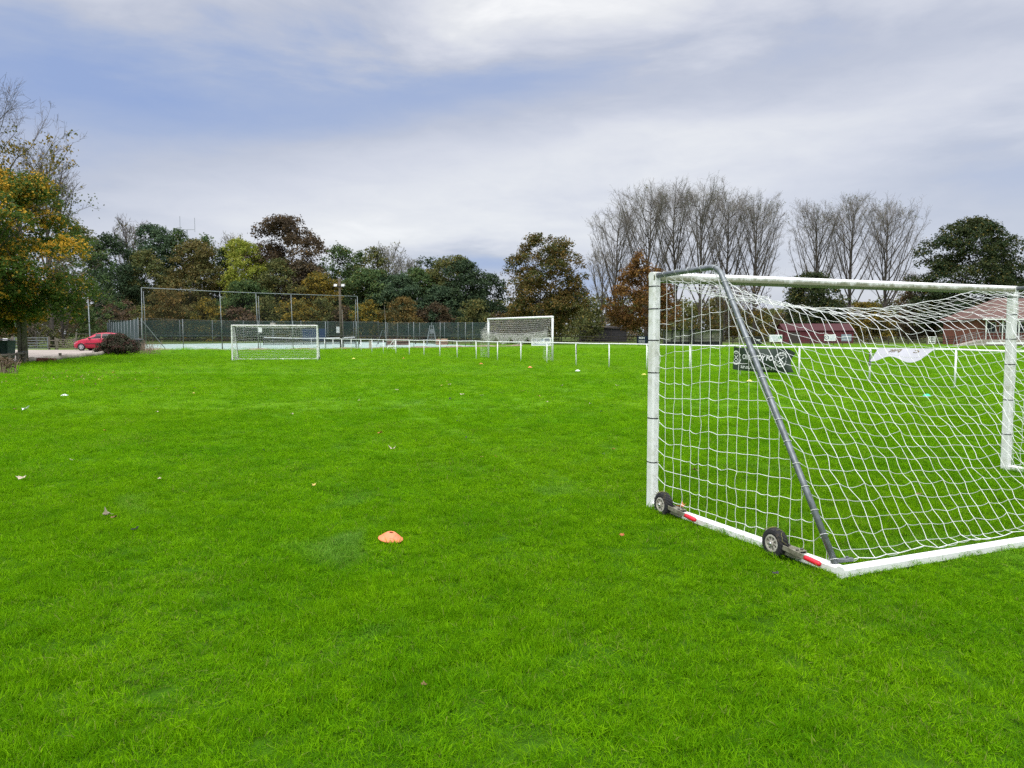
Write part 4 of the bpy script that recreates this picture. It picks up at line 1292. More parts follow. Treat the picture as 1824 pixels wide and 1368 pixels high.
# --- right of the wood
leafy_tree('oak_tree', 'large oak with greenish brown leaves right behind the pitch goal', 'tree', 972, 108, 414, 158, LM['oakb'], 'oval', .10, .9, gap=.12, cover=1.3, lobes=90, lobe_r=(.17, .30), r0=.42, nlimb=26, seed=77)
leafy_tree('bush', 'green brown bush under the right side of the large oak', 'bush', 1050, 124, 530, 70, LM['olive'], 'shrub', .02, .7, gap=.1)
leafy_tree('bush', 'brown bush under the left side of the large oak', 'bush', 915, 112, 556, 76, LM['oakb'], 'shrub', .02, .7, gap=.1)
leafy_tree('maple_tree', 'rust red maple left of the near goal post', 'tree', 1143, 106, 446, 150, LM['rust'], 'pyramid', .15, .9, gap=.26, cover=1.35, lobes=85, lobe_r=(.13, .24), r0=.24, seed=78)
POP = 'bare poplars behind the pitch'
for i, (px, Y, yt, w_, lab) in enumerate([
    (1098, 140, 372, 104, 'leftmost bare poplar of the row, leaning branches above the rust red maple'),
    (1150, 136, 330, 124, 'bare poplar rising directly behind the rust red maple'),
    (1200, 139, 326, 112, 'bare poplar with a tall narrow fan of branches, third from the left in the row'),
    (1247, 136, 324, 118, 'tallest bare poplar, in the middle of the left hand cluster'),
    (1296, 140, 344, 100, 'bare poplar fifth from the left, lower than the one beside it'),
    (1345, 137, 350, 100, 'bare poplar ending the left hand cluster, just before the gap of sky'),
    (1450, 138, 362, 96, 'bare poplar just right of the gap, above the dark yew'),
    (1510, 136, 350, 112, 'bare poplar in the middle of the right hand cluster'),
    (1576, 139, 360, 126, 'last bare poplar on the right, next to the big dark oak')]):
    bare_tree('poplar_tree', lab, 'tree', px, Y, yt, w_ * 1.12, 'ptwig', 80 + i, LM['olive'], 240, .2, fan=.64, nlimb=27 + (i * 5) % 7, foot=.15 + .02 * (i % 3), tw=.0165, sub=13, twg=6, r0=.36, upright=1.0, group=POP, leaf_band=(.8, 1))
bare_tree('birch_tree', 'pale slender bare tree low on the left of the poplars', 'tree', 1070, 150, 440, 60, 'pale_twig', 95, None, 0, fan=.6, nlimb=14, foot=.2, tw=.03, sub=9, twg=5)
leafy_tree('yew_tree', 'dark green yew behind the red barn, seen through the net', 'tree', 1446, 124, 486, 122, LM['oakg'], 'oval', .08, .9, gap=.05, cover=1.3, lobes=50, lobe_r=(.22, .36))
leafy_tree('oak_tree', 'big dark green oak at the right edge above the pavilion', 'tree', 1722, 118, 388, 216, LM['oakg'], 'dome', .10, .8, gap=.08, cover=1.25, lobes=100, lobe_r=(.17, .30), r0=.5, nlimb=30, seed=79)
leafy_tree('shrub', 'golden yellow shrub under the poplars, right of the yew', 'bush', 1540, 124, 538, 110, LM['yellow'], 'shrub', .05, .7, gap=.12)
leafy_tree('bush', 'brown bush under the left of the big dark oak', 'bush', 1640, 122, 505, 100, LM['brown'], 'oval', .06, .8, gap=.26)
leafy_tree('bush', 'dark hedge bush left of the pavilion', 'bush', 1712, 112, 538, 70, LM['dark'], 'shrub', .02, .8, gap=.05)
leafy_tree('bush', 'dark evergreen bush behind the pavilion roof', 'bush', 1800, 126, 500, 150, LM['dark'], 'shrub', .02, .8, gap=.05)
UND = 'undergrowth behind the far fence'
for (px, Y, yt, w_, lm_, gp, lab) in [
    (1010, 130, 556, 80, 'olive', .15, 'olive undergrowth left of the black timber shed'),
    (1100, 134, 552, 80, 'scrub', .3, 'grey brown undergrowth behind the black timber shed'),
    (1215, 132, 566, 110, 'olive', .2, 'low olive undergrowth behind the left shelter'),
    (1275, 130, 540, 90, 'orange', .25, 'orange brown undergrowth behind the right shelter'),
    (1340, 131, 552, 90, 'yellow', .25, 'yellowish brown undergrowth right of the shelters'),
    (1392, 134, 560, 70, 'scrub', .2, 'brown undergrowth left of the red barn'),
    (1595, 134, 565, 90, 'scrub', .25, 'grey brown undergrowth behind the far fence under the last poplar'),
    (1670, 135, 572, 90, 'brown', .2, 'brown undergrowth behind the small white gate'),
    (1500, 138, 566, 90, 'olive', .2, 'olive undergrowth behind the red barn roof')]:
    leafy_tree('bush', lab, 'bush', px, Y, yt, w_ * 1.1, LM[lm_], 'shrub', .0, .6, gap=gp, group=UND, cover=1.2, lobes=26)
for i, (px, Y, yt, w_, lab) in enumerate([(1290, 128, 500, 100, 'thin bare hawthorn behind the shelters'), (1330, 130, 505, 90, 'second thin bare hawthorn, between the shelters and the banner'),
                                           (1625, 130, 486, 80, 'bare purple brown tree left of the big dark oak')]):
    bare_tree('hawthorn_tree', lab, 'tree', px, Y, yt, w_, 'twig', 101 + i, LM['orange'], 250, .25, fan=.5, nlimb=18, foot=.12, tw=.022, sub=9, twg=5, upright=.4)
# distant wood closing the horizon
def far_wood():
    rng = np.random.default_rng(8); mb = MB()
    for i in range(150):
        px = -300 + 2500 * (i + rng.random()) / 150; Y = rng.uniform(185, 230)
        x, y, z = base(px, Y); h = rng.uniform(7, 11.5); r = rng.uniform(4, 7)
        P, N, A, C, Rr = crown_points(rng, r, r * .7, h, -.2, 'dome', .75, 1.2, 14, (.25, .45))
        leaf_cards(mb, P + np.array([x, y, z]), N, .75, rng, A)
    tag(mb.build('distant_wood', LM['olive']), 'low far off belt of olive woodland closing the horizon', 'woodland', kind='stuff')
far_wood()
# garden shrubs at the yard edge
leafy_tree('heather_bush', 'dark rounded evergreen shrub in front of the red car', 'bush', 208, 55, 596, 72, LM['heather'], 'shrub', .0, .75, leaf=.11, gap=.0, cover=2.0, lobes=60, lobe_r=(.30, .46), r0=.04, nlimb=2)
def stems(name, label, px, py_base, Y, n, h, spread, m, seed, leafm=None):
    rng = np.random.default_rng(seed); b = base(px, Y); t = thing(name, label, 'plant', b)
    mb = MB(); tips = []
    for i in range(n):
        x, y = rng.normal(0, spread, 2); hh = h * rng.uniform(.5, 1.1); dx_, dy_ = rng.normal(0, .22, 2) * hh
        mb.tube([(x, y, -.03), (x + dx_ * .4, y + dy_ * .4, hh * .55), (x + dx_, y + dy_, hh)], [.010, .008, .005], 4, caps=False); tips.append((x + dx_, y + dy_, hh))
    mb.build('stems', M[m], t)
    if leafm is not None:
        T = np.array(tips); P = np.repeat(T, 6, 0) * np.array([1, 1, rng.uniform(.6, 1)]) + rng.normal(0, .07, (len(T) * 6, 3))
        lb = MB(); leaf_cards(lb, P, ellipsoid_dirs(rng, len(P)), .09, rng, rng.random((len(P), 3))); lb.build('leaves', leafm, t)
M['dry'] = mat('dry_stems', (.34, .25, .20), .9, (.24, .17, .13), 9.0)
stems('dry_weeds', 'pale dry weed stems right of the dark shrub by the court corner', 262, 628, 57, 90, 1.0, .34, 'dry', 5)
stems('bramble', 'rusty brown bramble clump at the left edge beside the low rail', 4, 668, 30.5, 70, .62, .22, 'dry', 6, LM['redscrub'])

# ================================================================== YARD ON THE LEFT
def pole_pair():
    b = np.array(base(39, 42.6)); t = thing('telegraph_pole', 'weathered double wooden pole standing at the yard corner under the maple', 'pole', tuple(b))
    MB().tube([(-.13, 0, -.3), (-.12, 0, 4.2)], [.125, .115], 12).build('stub_post', M['wood'], t, smooth=True)
    MB().tube([(.13, .02, -.3), (.10, .02, 8.2)], [.15, .115], 12).build('pole', M['wood'], t, smooth=True)
    s = MB(); 
    for z in (.6, 2.6, 3.9): s.tube([(-.27, -.12, z), (.27, -.15, z)], .012, 5); s.lathe([(.16, z - .03), (.16, z + .03)], 14, 'z', (.12, .02, 0))
    s.build('strap', M['galv'], t)
    c = MB(); c.box((-.30, -.12, 2.55), (.10, .06, .34)); c.bar((-.33, -.12, 2.42), (-.22, -.12, 1.98), .09, .04); c.build('white_cover', M['sign_white'], t)
pole_pair()
# green wheeled container
def wheelie(name, label, px, Y, w, d, h, m, rz=0.0):
    b = base(px, Y); t = thing(name, label, 'bin', b, rz)
    n = MB(); q = .88
    lo = np.array([(-w/2*q, -d/2*q, .10), (w/2*q, -d/2*q, .10), (w/2*q, d/2*q, .10), (-w/2*q, d/2*q, .10)]); hi = np.array([(-w/2, -d/2, h*.90), (w/2, -d/2, h*.90), (w/2, d/2, h*.90), (-w/2, d/2, h*.90)])
    n.add(np.concatenate([lo, hi]), [(0, 3, 2, 1), (4, 5, 6, 7)] + [(i, (i + 1) % 4, 4 + (i + 1) % 4, 4 + i) for i in range(4)])
    for k in range(4): n.box((-w/2 + w * (k + .5) / 4, -d/2 * .97, h * .48), (.03, .03, h * .62))
    n.box((0, -d/2 - .005, h * .87), (w + .05, .06, .06)); n.build('body', M[m], t)
    l = MB()
    G = np.array([[(x, y, h * .905 + .09 * math.cos(x / w * 2.6) * (1 - (2 * y / d) ** 2 * .6)) for x in np.linspace(-w/2 - .03, w/2 + .03, 9)] for y in np.linspace(-d/2 - .04, d/2 + .02, 5)])
    l.grid(G); G2 = G.copy(); G2[..., 2] = h * .90; l.grid(G2[:, ::-1]); l.build('lid', M[m], t, smooth=True)
    for x in (-w/2 * .7, w/2 * .7): MB().lathe([(.09, -.03), (.10, -.02), (.10, .02), (.09, .03)], 16, 'x', (x, d/2 * .6, .10)).build('wheel', M['rubber'], t)
    return t
wheelie('wheelie_bin', 'dark green wheeled bin at the left edge of the photo, left of the double pole', 1, 46, 1.25, .9, 1.34, 'green_bin', .1)
wheelie('wheelie_bin', 'dark grey wheeled bin between the dark shrub and the court corner', 247, 60, .62, .7, 1.06, 'grey_bin', -.1)
# low knee rail running towards us from the pole
def knee_rail():
    A = np.array([xat(44, 42.2), 42.2]); B = np.array([xat(-60, 33.0), 33.0]); t = thing('knee_rail', 'low log rail on short round posts running out at the left edge', 'rail', (A[0], A[1], 0))
    for i in range(7):
        p = A + (B - A) * (i / 6); z = float(gz(*p))
        MB().tube([(p[0] - A[0], p[1] - A[1], z - .1), (p[0] - A[0], p[1] - A[1], z + .62)], .075, 8).build('post', M['wood'], t)
    pts = [A + (B - A) * u + np.array([-.12, .05]) for u in np.linspace(-.02, 1, 8)]
    MB().tube([(p[0] - A[0], p[1] - A[1], float(gz(*p)) + .52 + .02 * math.sin(i * 2)) for i, p in enumerate(pts)], .075, 9).build('log', M['wood'], t, smooth=True)
knee_rail()
def kerb_log(label, pa, Ya, pb, Yb, r):
    A = np.array([xat(pa, Ya), Ya]); B = np.array([xat(pb, Yb), Yb]); t = None
    pts = [(q[0] - A[0], q[1] - A[1], float(gz(*q)) + r * .8 + .03 * math.sin(i * 1.7)) for i, q in enumerate([A + (B - A) * u for u in np.linspace(0, 1, 9)])]
    o = MB().tube(pts, [r * (1 + .06 * math.sin(i * 2.1)) for i in range(9)], 12).build('kerb_log', M['pale_log'], None, smooth=True, loc=(A[0], A[1], 0))
    tag(o, label, 'log', 'logs edging the yard')
M['pale_log'] = mat('pale_bleached_log', (.36, .32, .26), .9, (.24, .21, .17), 3.0, bump=.4)
kerb_log('bleached log edging the yard, just right of the double pole', 46, 43.2, 106, 47.6, .15)
kerb_log('longer bleached log edging the yard, ending at the dark shrub', 107, 47.8, 182, 54.0, .15)
b = base(106, 47.5); o = MB().tube([(0, 0, -.05), (0, 0, .42)], .085, 9).build('short_post', M['wood'], None, loc=b); tag(o, 'short upright wooden stub between the two edging logs', 'post')
b = base(82, 44.2); tag(MB().box((-.27, 0, .11), (.52, .24, .22), .12).box((.27, -.04, .10), (.50, .22, .20), -.1).build('brick_edging', M['brick'], None, loc=b), 'short run of red brick edging lying by the log near the double pole', 'bricks')

# ---- red car
def car():
    L, Wd2 = 3.92, .82
    bx, by, bz = base(137, 64.0); t = thing('hatchback_car', 'red three door hatchback parked behind the dark shrub', 'car', (bx, by, bz + .03), R(3))
    # stations along the car: x, half width, sill z, belt z, roof z, roof half width
    S = [(0.00, .50, .34, .52, .56, .40), (0.06, .66, .24, .60, .66, .52), (.35, .78, .20, .76, .80, .62), (.75, .815, .20, .88, .93, .66), (1.05, .82, .20, .94, 1.00, .66),
         (1.45, .82, .20, .96, 1.22, .62), (1.80, .82, .20, .97, 1.40, .58), (2.2, .82, .20, .98, 1.455, .58), (2.7, .82, .20, .985, 1.46, .57), (3.2, .815, .20, 1.0, 1.42, .55),
         (3.58, .79, .22, 1.0, 1.36, .54), (3.76, .76, .26, .97, 1.15, .56), (3.88, .70, .30, .86, .92, .56), (3.92, .60, .36, .72, .76, .50)]
    G = []
    for x, w_, s, bl, rf, rw in S:
        ring = [(w_ * .86, s), (w_ * .97, s + .10), (w_, (s + bl) / 2), (w_ * .985, bl - .05), (w_ * .95, bl), ((w_ * .95 + rw) / 2 + .02, (bl + rf) / 2 + .01), (rw, rf - .03), (rw * .86, rf), (0, rf + .015)]
        full = [(x, -y, z) for y, z in ring] + [(x, y, z) for y, z in ring[::-1][1:]]
        G.append(full)
    G = np.array(G); m = MB().grid(G)
    m.add(G[0], [tuple(range(G.shape[1]))]); m.add(G[-1], [tuple(range(G.shape[1]))[::-1]])
    m.build('body', M['car_red'], t, smooth=True)
    def ringpt(x, k, side, off):
        xs_ = [s[0] for s in S]; i = np.interp(x, xs_, range(len(S))); a = int(min(i, len(S) - 2)); f = i - a
        p = G[a] * (1 - f) + G[a + 1] * f; q = p[k] if side < 0 else p[G.shape[1] - 1 - k]
        return np.array([q[0], q[1] + side * off, q[2]])
    for side in (-1, 1):
        for x0, x1, nm, tip in ((1.28, 2.28, 'door_window', True), (2.36, 3.30, 'rear_window', False)):
            g_ = MB(); lo, mid_, hi = [], [], []
            for x in np.linspace(x0, x1, 10):
                a = ringpt(x, 4, side, .012); c = ringpt(x, 6, side, .012); a = a * .94 + c * .06; c = c * .93 + a * .07
                if tip and x < 1.8: c = a + (c - a) * min(1, .12 + (x - x0) / .52 * .9)
                if not tip and x > 3.0: a = a + (c - a) * ((x - 3.0) / .3) * .45
                md = ringpt(x, 5, side, .016); md = md if np.linalg.norm(c - a) > .22 else (a + c) / 2 + np.array([0, side * .02, 0]); lo.append(a); mid_.append(np.array([(a + c)[0] / 2, md[1], (a + c)[2] / 2])); hi.append(c)
            g_.grid(np.array([lo, mid_, hi])); g_.build(nm, M['glass'], t)
        for xw in (.72, 3.16):
            w_ = MB().lathe([(.19, -.09), (.285, -.09), (.305, -.06), (.305, .06), (.285, .09), (.19, .09)], 28, 'y'); wo = w_.build('wheel', M['rubber'], t, smooth=True, loc=(xw, side * .735, .305))
            r_ = MB(); r_.lathe([(.20, side * .075), (.19, side * .092), (.165, side * .085)], 28, 'y'); r_.lathe([(.05, side * .09), (.0005, side * .10)], 12, 'y')
            for k in range(6):
                a = k * math.pi / 3; r_.bar((.03 * math.cos(a), side * .082, .03 * math.sin(a)), (.19 * math.cos(a), side * .082, .19 * math.sin(a)), .07, .02, up=(0, 1, 0))
            r_.build('rim', M['alloy'], wo)
            MB().lathe([(.0005, side * .045), (.19, side * .045)], 24, 'y').build('brake_disc', M['black_plastic'], wo)
            th = np.linspace(.10, math.pi - .10, 16); A_ = MB(); A_.tube([(xw + .335 * math.cos(a), side * .812, .30 + .335 * math.sin(a)) for a in th], .028, 6); A_.build('wheel_arch', M['car_red'], t, smooth=True)
        h_ = MB(); h_.grid(np.array([[ringpt(x, k, side, .010) for x in (.07, .18, .30, .42)] for k in (3, 4)]) + np.array([0, 0, -.03])); h_.build('headlight', M['head_glass'], t)
        mm = MB(); p = ringpt(1.38, 4, side, .09); mm.lathe([(.0005, -.05), (.06, -.04), (.075, .0), (.06, .04), (.0005, .05)], 10, 'x', tuple(p + np.array([0, 0, .05]))); mm.build('mirror', M['black_plastic'], t, smooth=True)
        sm = MB(); sm.bar(ringpt(1.0, 2, side, .012) , ringpt(2.9, 2, side, .012), .03, .05); sm.build('side_moulding', M['black_plastic'], t)
        dh = MB(); dh.bar(ringpt(2.12, 3, side, .012), ringpt(2.28, 3, side, .012), .03, .03); dh.build('handle', M['car_red'], t)
        gap = MB()
        for x in (1.18, 2.32): gap.tube([ringpt(x, 1, side, .002), ringpt(x, 2, side, .003), ringpt(x, 3, side, .003)], .006, 4)
        gap.build('door_gap', M['black_plastic'], t)
    ws = MB(); ws.grid(np.array([[(x, y, np.interp(x, [s[0] for s in S], [s[4] for s in S]) + .028 - .03 * abs(y)) for y in np.linspace(-.54, .54, 5)] for x in np.linspace(1.16, 1.72, 5)])); ws.build('windscreen', M['glass'], t)
    bp = MB(); bp.box((-.01, 0, .33), (.06, 1.05, .13)); bp.build('lower_grille', M['black_plastic'], t)
    tag(t)
car()

# ---- gates, fences
def rail_fence(name, label, pts, h, rails, spacing, m, pr=.06, group=None, cat='fence', round_=False):
    pts = [np.array(p, float) for p in pts]; o = pts[0]; t = thing(name, label, cat, (o[0], o[1], 0), 0, group)
    seq = []
    for a, b in zip(pts[:-1], pts[1:]):
        n = max(1, int(round(np.linalg.norm(b - a) / spacing)))
        seq += [a + (b - a) * i / n for i in range(n)]
    seq.append(pts[-1]); rg = np.random.default_rng(len(seq)); zs = []
    for p in seq:
        z = float(gz(*p)); zs.append(z); q = p - o; hh = h + rg.normal(0, .03)
        MB().box((q[0], q[1], z + hh / 2 - .05), (pr * 2, pr * 2, hh + .1), rg.random()).build('post', M[m], t)
    for rz in rails:
        b = MB()
        for (p, z0), (q, z1) in zip(zip(seq[:-1], zs[:-1]), zip(seq[1:], zs[1:])):
            b.bar((p[0] - o[0], p[1] - o[1], z0 + rz + rg.normal(0, .012)), (q[0] - o[0], q[1] - o[1], z1 + rz + rg.normal(0, .012)), .04, .09)
        b.build('rail', M[m], t)
    return t
def px2(px, Y): return (xat(px, Y), Y)
# five bar wooden gate, metal field gate
def gate(name, label, p0, p1, h, m, bars, brace):
    a = np.array(p0); b = np.array(p1); t = thing(name, label, 'gate', (a[0], a[1], float(gz(*a))), math.atan2(b[1] - a[1], b[0] - a[0])); L = float(np.linalg.norm(b - a))
    for x in (0, L): MB().box((x, 0, h * .56), (.16, .16, h * 1.12)).build('post', M['wood'], t)
    f = MB()
    for k in range(bars): f.bar((.12, -.03, .18 + (h - .18) * k / (bars - 1)), (L - .12, -.03, .18 + (h - .18) * k / (bars - 1)), .03, .075)
    for x in (.14, L - .14): f.bar((x, -.065, .12), (x, -.065, h + .05), .09, .03, up=(0, 1, 0))
    f.build('bars', M[m], t)
    g = MB()
    if brace == 'V':
        for s in (.14, L - .14): g.bar((s, -.10, h), (L / 2, -.10, .18), .07, .03, up=(0, 1, 0))
        for s in (.30, .70): g.bar((L * s, -.10, .18), (L / 2 + (s - .5) * .3, -.10, h), .06, .03, up=(0, 1, 0))
    else:
        for s in (.33, .66): g.bar((L * s, -.06, .18), (L * s, -.06, h), .04, .03, up=(0, 1, 0))
    g.build('braces', M[m], t)
gate('field_gate', 'five bar wooden gate with V braces left of the red car', px2(101, 79), px2(134, 79), 1.05, 'wood', 5, 'V')
gate('metal_gate', 'long grey metal field gate behind the double pole', px2(22, 76), px2(87, 78), 1.22, 'galv', 5, '')
rail_fence('post_and_rail_fence', 'short wooden rail fence at the far left by the green bin', [px2(-40, 70), px2(20, 75.5)], 1.2, (.45, .8, 1.1), 2.2, 'wood')
rail_fence('post_and_rail_fence', 'weathered rail fence behind the red car up to the lamp post', [px2(136, 81), px2(172, 84)], 1.75, (.7, 1.15, 1.6), 2.2, 'wood')
def stile():
    b = base(93, 78); t = thing('stile', 'small wooden step stile between the two gates', 'stile', b)
    for x in (-.3, .3): MB().box((x, 0, .62), (.09, .09, 1.3)).build('post', M['wood'], t)
    for z in (.22, .48): MB().box((0, -.06, z), (.62, .25, .05)).build('step', M['wood'], t)
    MB().bar((-.3, -.01, .95), (.3, -.01, .95), .04, .08).build('rail', M['wood'], t)
stile()
def lamp_post():
    b = base(159, 82); t = thing('lamp_post', 'slim grey lamp post behind the red car', 'lamp post', b)
    h = at(157, 527, 82)[2] - b[2]
    MB().tube([(.10, 0, -.1), (.08, 0, 1.0), (.0, 0, h)], [.075, .065, .04], 10).build('column', M['galv'], t, smooth=True)
    MB().bar((.02, 0, h - .22), (-.42, 0, h - .20), .05, .05).build('arm', M['galv'], t)
    MB().box((-.48, 0, h - .21), (.30, .14, .08)).build('lantern', M['lamp'], t)
lamp_post()
tag(MB().box((0, 0, .9), (.42, .05, .30)).box((0, .04, .45), (.06, .05, .9)).build('notice_board', M['sign_white'], None, loc=base(9, 69)), 'small white notice on the fence above the green bin', 'sign')

# ================================================================== TENNIS COURT FENCES
def court_fence(name, label, pts_uv, n, h, screen, z_lo=0.0, brace=False, lean=0.0, r=.030, panel='screen', frac=1.0):
    P = [cpt(*p) for p in pts_uv]; o = P[0]; t = thing(name, label, 'fence', (o[0], o[1], 0))
    seq = [P[0] + (P[1] - P[0]) * i / n for i in range(n + 1)]; bot, top = [], []
    for p in seq:
        z = float(gz(*p)); q = p - o
        MB().tube([(q[0], q[1], z - .1), (q[0], q[1], z + h)], r, 8).build('post', M['galv'], t, smooth=True)
        top.append((q[0], q[1], z + h - .06)); bot.append((q[0], q[1], z + z_lo))
    off = np.array([0.0, .02, 0])
    MB().grid(np.array([bot, top]) + off).build(panel, M[screen], t)
    w = MB()
    for zz in (0, 1): w.segs(np.array(top[:-1]) - np.array([0, 0, zz * h * .5]), np.array(top[1:]) - np.array([0, 0, zz * h * .5]), .005, n=3)
    w.build('wire', M['galv'], t)
    return t
court_fence('chain_link_fence', 'tall chain link fence along the near side of the tennis court', [(0, 0), (CW, 0)], 11, 2.93, 'chainlink', .05, r=.034, panel='mesh')
court_fence('court_fence', 'grey green screened fence on the left side of the court, next to the red car', [(-.25, .3), (-.25, CD)], 11, 2.95, 'windbreak_side', .12, panel='screen')
court_fence('court_fence', 'green screened fence at the back of the tennis court', [(0, CD), (CW, CD)], 9, 3.3, 'windbreak', 1.0, panel='screen')
court_fence('court_fence', 'green screened fence on the right side of the court, running towards the wood', [(CW, .3), (CW, CD)], 9, 3.0, 'windbreak', 1.0, panel='screen')
def high_net():
    o = cpt(-.1, -.35); t = thing('ball_stop_netting', 'very high frame of thin posts carrying ball netting in front of the tennis court', 'netting', (o[0], o[1], 0))
    us = []
    for px in (253.5, 394, 458, 520, 637):
        best = min(np.linspace(-1, CW, 600), key=lambda u: abs((lambda p: 912 + F_PX * p[0] / (p[1] * math.cos(PITCH) + .05))(cpt(u, -.35)) - px)); us.append(best)
    H = 5.62; pts = []
    for i, u in enumerate(us):
        p = cpt(u, -.35); q = p - o; z = float(gz(*p))
        ln = (-.35, .30, .38, .15, -.30)[i] * .5
        MB().tube([(q[0] + (.0 if i == 0 else .12), q[1], z - .1), (q[0] - ln * .25, q[1], z + H)], [.042, .032], 8).build('post', M['galv'], t, smooth=True)
        if i in (0, 2, 4):
            s = 1 if i != 4 else -1
            MB().tube([(q[0] + .26 * s, q[1] + .2, z - .1), (q[0] + .16 * s, q[1] + .1, z + H - .3)], .026, 8).build('stay', M['galv'], t, smooth=True)
        pts.append((q[0] - ln * .25, q[1], z + H))
    p = cpt(0.05, -.35) - o; z = float(gz(*cpt(0, 0)))
    MB().tube([(p[0] - .05, p[1], z + 2.7), (p[0] + 1.55, p[1] + 1.2, z)], .036, 8).build('stay', M['galv'], t)
    MB().tube(pts, .034, 8).build('top_rail', M['galv'], t, smooth=True)
    G = np.array([[(a[0], a[1] + .03, float(gz(a[0] + o[0], a[1] + o[1])) + .1) for a in pts], [(a[0], a[1] + .03, a[2]) for a in pts]])
    MB().grid(G).build('net', M['highnet'], t)
high_net()
def tennis_net(label, u0, u1, v):
    o = cpt(u0, v); e = cpt(u1, v); z = float(gz(*o)) + .06; t = thing('tennis_net', label, 'net', (o[0], o[1], z), math.atan2(e[1] - o[1], e[0] - o[0])); L = float(np.linalg.norm(e - o))
    for x in (0, L): MB().tube([(x, 0, 0), (x, 0, 1.08)], .05, 8).build('post', M['black_frame'], t)
    x = np.linspace(0, L, 15); top = 1.06 - .15 * np.sin(x / L * math.pi)
    MB().grid(np.array([[(a, 0, .03) for a in x], [(a, 0, b) for a, b in zip(x, top)]])).build('mesh', M['netmesh'], t)
    MB().grid(np.array([[(a, -.012, b - .10) for a, b in zip(x, top)], [(a, -.012, b + .01) for a, b in zip(x, top)]])).build('band', M['court_line'], t)
    MB().box((L / 2, -.015, .45), (.06, .01, .9)).build('strap', M['court_line'], t)
M['netmesh'] = screen_mat('tennis_net_mesh', (.02, .022, .024), .62)
tennis_net('dark tennis net with a sagging white band, seen through the small goal', 16.5, 29.3, 20.9)
def floodlight():
    Y = 83.5; b = base(606, Y); t = thing('floodlight_pole', 'tall brown wooden pole with two white floodlights by the court', 'floodlight', b)
    h = at(606, 496, Y)[2] - b[2]
    MB().tube([(.12, 0, -.2), (.0, 0, h)], [.16, .12], 12).build('pole', M['pole_brown'], t, smooth=True)
    MB().tube([(.36, .05, -.2), (.22, .05, 4.2)], .05, 8).build('conduit', M['wood'], t, smooth=True)
    zl = at(606, 507, Y)[2] - b[2]
    MB().bar((-.46, -.14, zl - .22), (.46, -.14, zl - .22), .07, .07).build('arm', M['black_frame'], t)
    for x in (-.40, .40):
        f = MB(); f.add([(x - .17, -.30, zl - .20), (x + .17, -.30, zl - .20), (x + .17, -.10, zl + .06), (x - .17, -.10, zl + .06), (x - .15, -.02, zl - .16), (x + .15, -.02, zl - .16), (x + .15, -.02, zl + .02), (x - .15, -.02, zl + .02)],
                        [(0, 1, 2, 3), (7, 6, 5, 4), (0, 4, 5, 1), (1, 5, 6, 2), (2, 6, 7, 3), (3, 7, 4, 0)])
        f.build('floodlight', M['lamp'], t)
M['pole_brown'] = mat('brown_pole', (.105, .085, .058), .85, (.075, .06, .042), 4.0)
floodlight()
def fence_sign(label, px, py0, py1, wpx, Y, rows):
    c = at(px, (py0 + py1) / 2, Y); w_ = wpx / F_PX * Y; h = (py1 - py0) / F_PX * Y
    t = thing('notice_sign', label, 'sign', tuple(c)); MB().box((0, 0, 0), (w_, .03, h)).build('board', M['sign_white'], t)
    l = MB()
    for k in range(rows): l.box((0, -.018, h * (.36 - .72 * k / max(1, rows - 1))), (w_ * .98, .006, h * .045))
    l.build('lines', M['ink_blue'], t)
p463 = 71.8
fence_sign('white notice on the court fence seen through the small goal', 463.5, 583.5, 592, 6.4, 76.2, 3)
fence_sign('white notice in three panels on the court fence beside the floodlight pole', 602, 582, 593, 5.6, 82.2, 4)
# things inside the court
def umpire_chair():
    b = np.array(base(769, 101)); t = thing('umpire_chair', 'tall grey A frame umpire chair inside the court', 'chair', tuple(b))
    for sx in (-.35, .35):
        for sy in (-.5, .5): MB().tube([(sx * 1.9, sy, 0), (sx * .55, sy * .3, 2.6)], .045, 6).build('leg', M['galv'], t)
    MB().box((0, 0, 1.55), (.55, .5, .06)).build('seat', M['galv'], t)
    MB().box((0, .27, 1.85), (.5, .05, .5)).build('backrest', M['galv'], t)
    s = MB()
    for k in range(4): s.bar((-.5 + .06 * k, -.42 + .06 * k, .3 + .3 * k), (.5 - .06 * k, -.42 + .06 * k, .3 + .3 * k), .04, .04)
    s.build('rungs', M['galv'], t)
umpire_chair()
def timber_stack(label, px, Y, wpx, h, m, seed):
    b = base(px, Y); rg = np.random.default_rng(seed); w_ = wpx / F_PX * Y; t = thing('timber_pile', label, 'timber pile', b)
    n = 0
    for r_ in range(3):
        for k in range(5 - r_):
            z = h * (r_ + .5) / 3; y = (k - (4 - r_) / 2) * .3
            MB().tube([(-w_ / 2 * rg.uniform(.85, 1), y, z), (w_ / 2 * rg.uniform(.85, 1), y + rg.normal(0, .08), z + rg.normal(0, .03))], h / 6.2, 8).build('log', M[m], t)
timber_stack('long brown pile of timber inside the right of the court', 709, 96, 42, .75, 'bench_wood', 1) if False else None
M['bench_wood'] = mat('brown_bench_wood', (.15, .095, .07), .85, (.10, .065, .05), 3.0)
M['tan_wood'] = mat('tan_cut_wood', (.34, .23, .16), .85, (.26, .17, .12), 3.0)
timber_stack('long brown pile of timber at the right of the court, left of the umpire chair', 709, 100, 42, .85, 'bench_wood', 1)
timber_stack('short tan pile of cut timber at the foot of the umpire chair', 787, 101, 22, .80, 'tan_wood', 2)
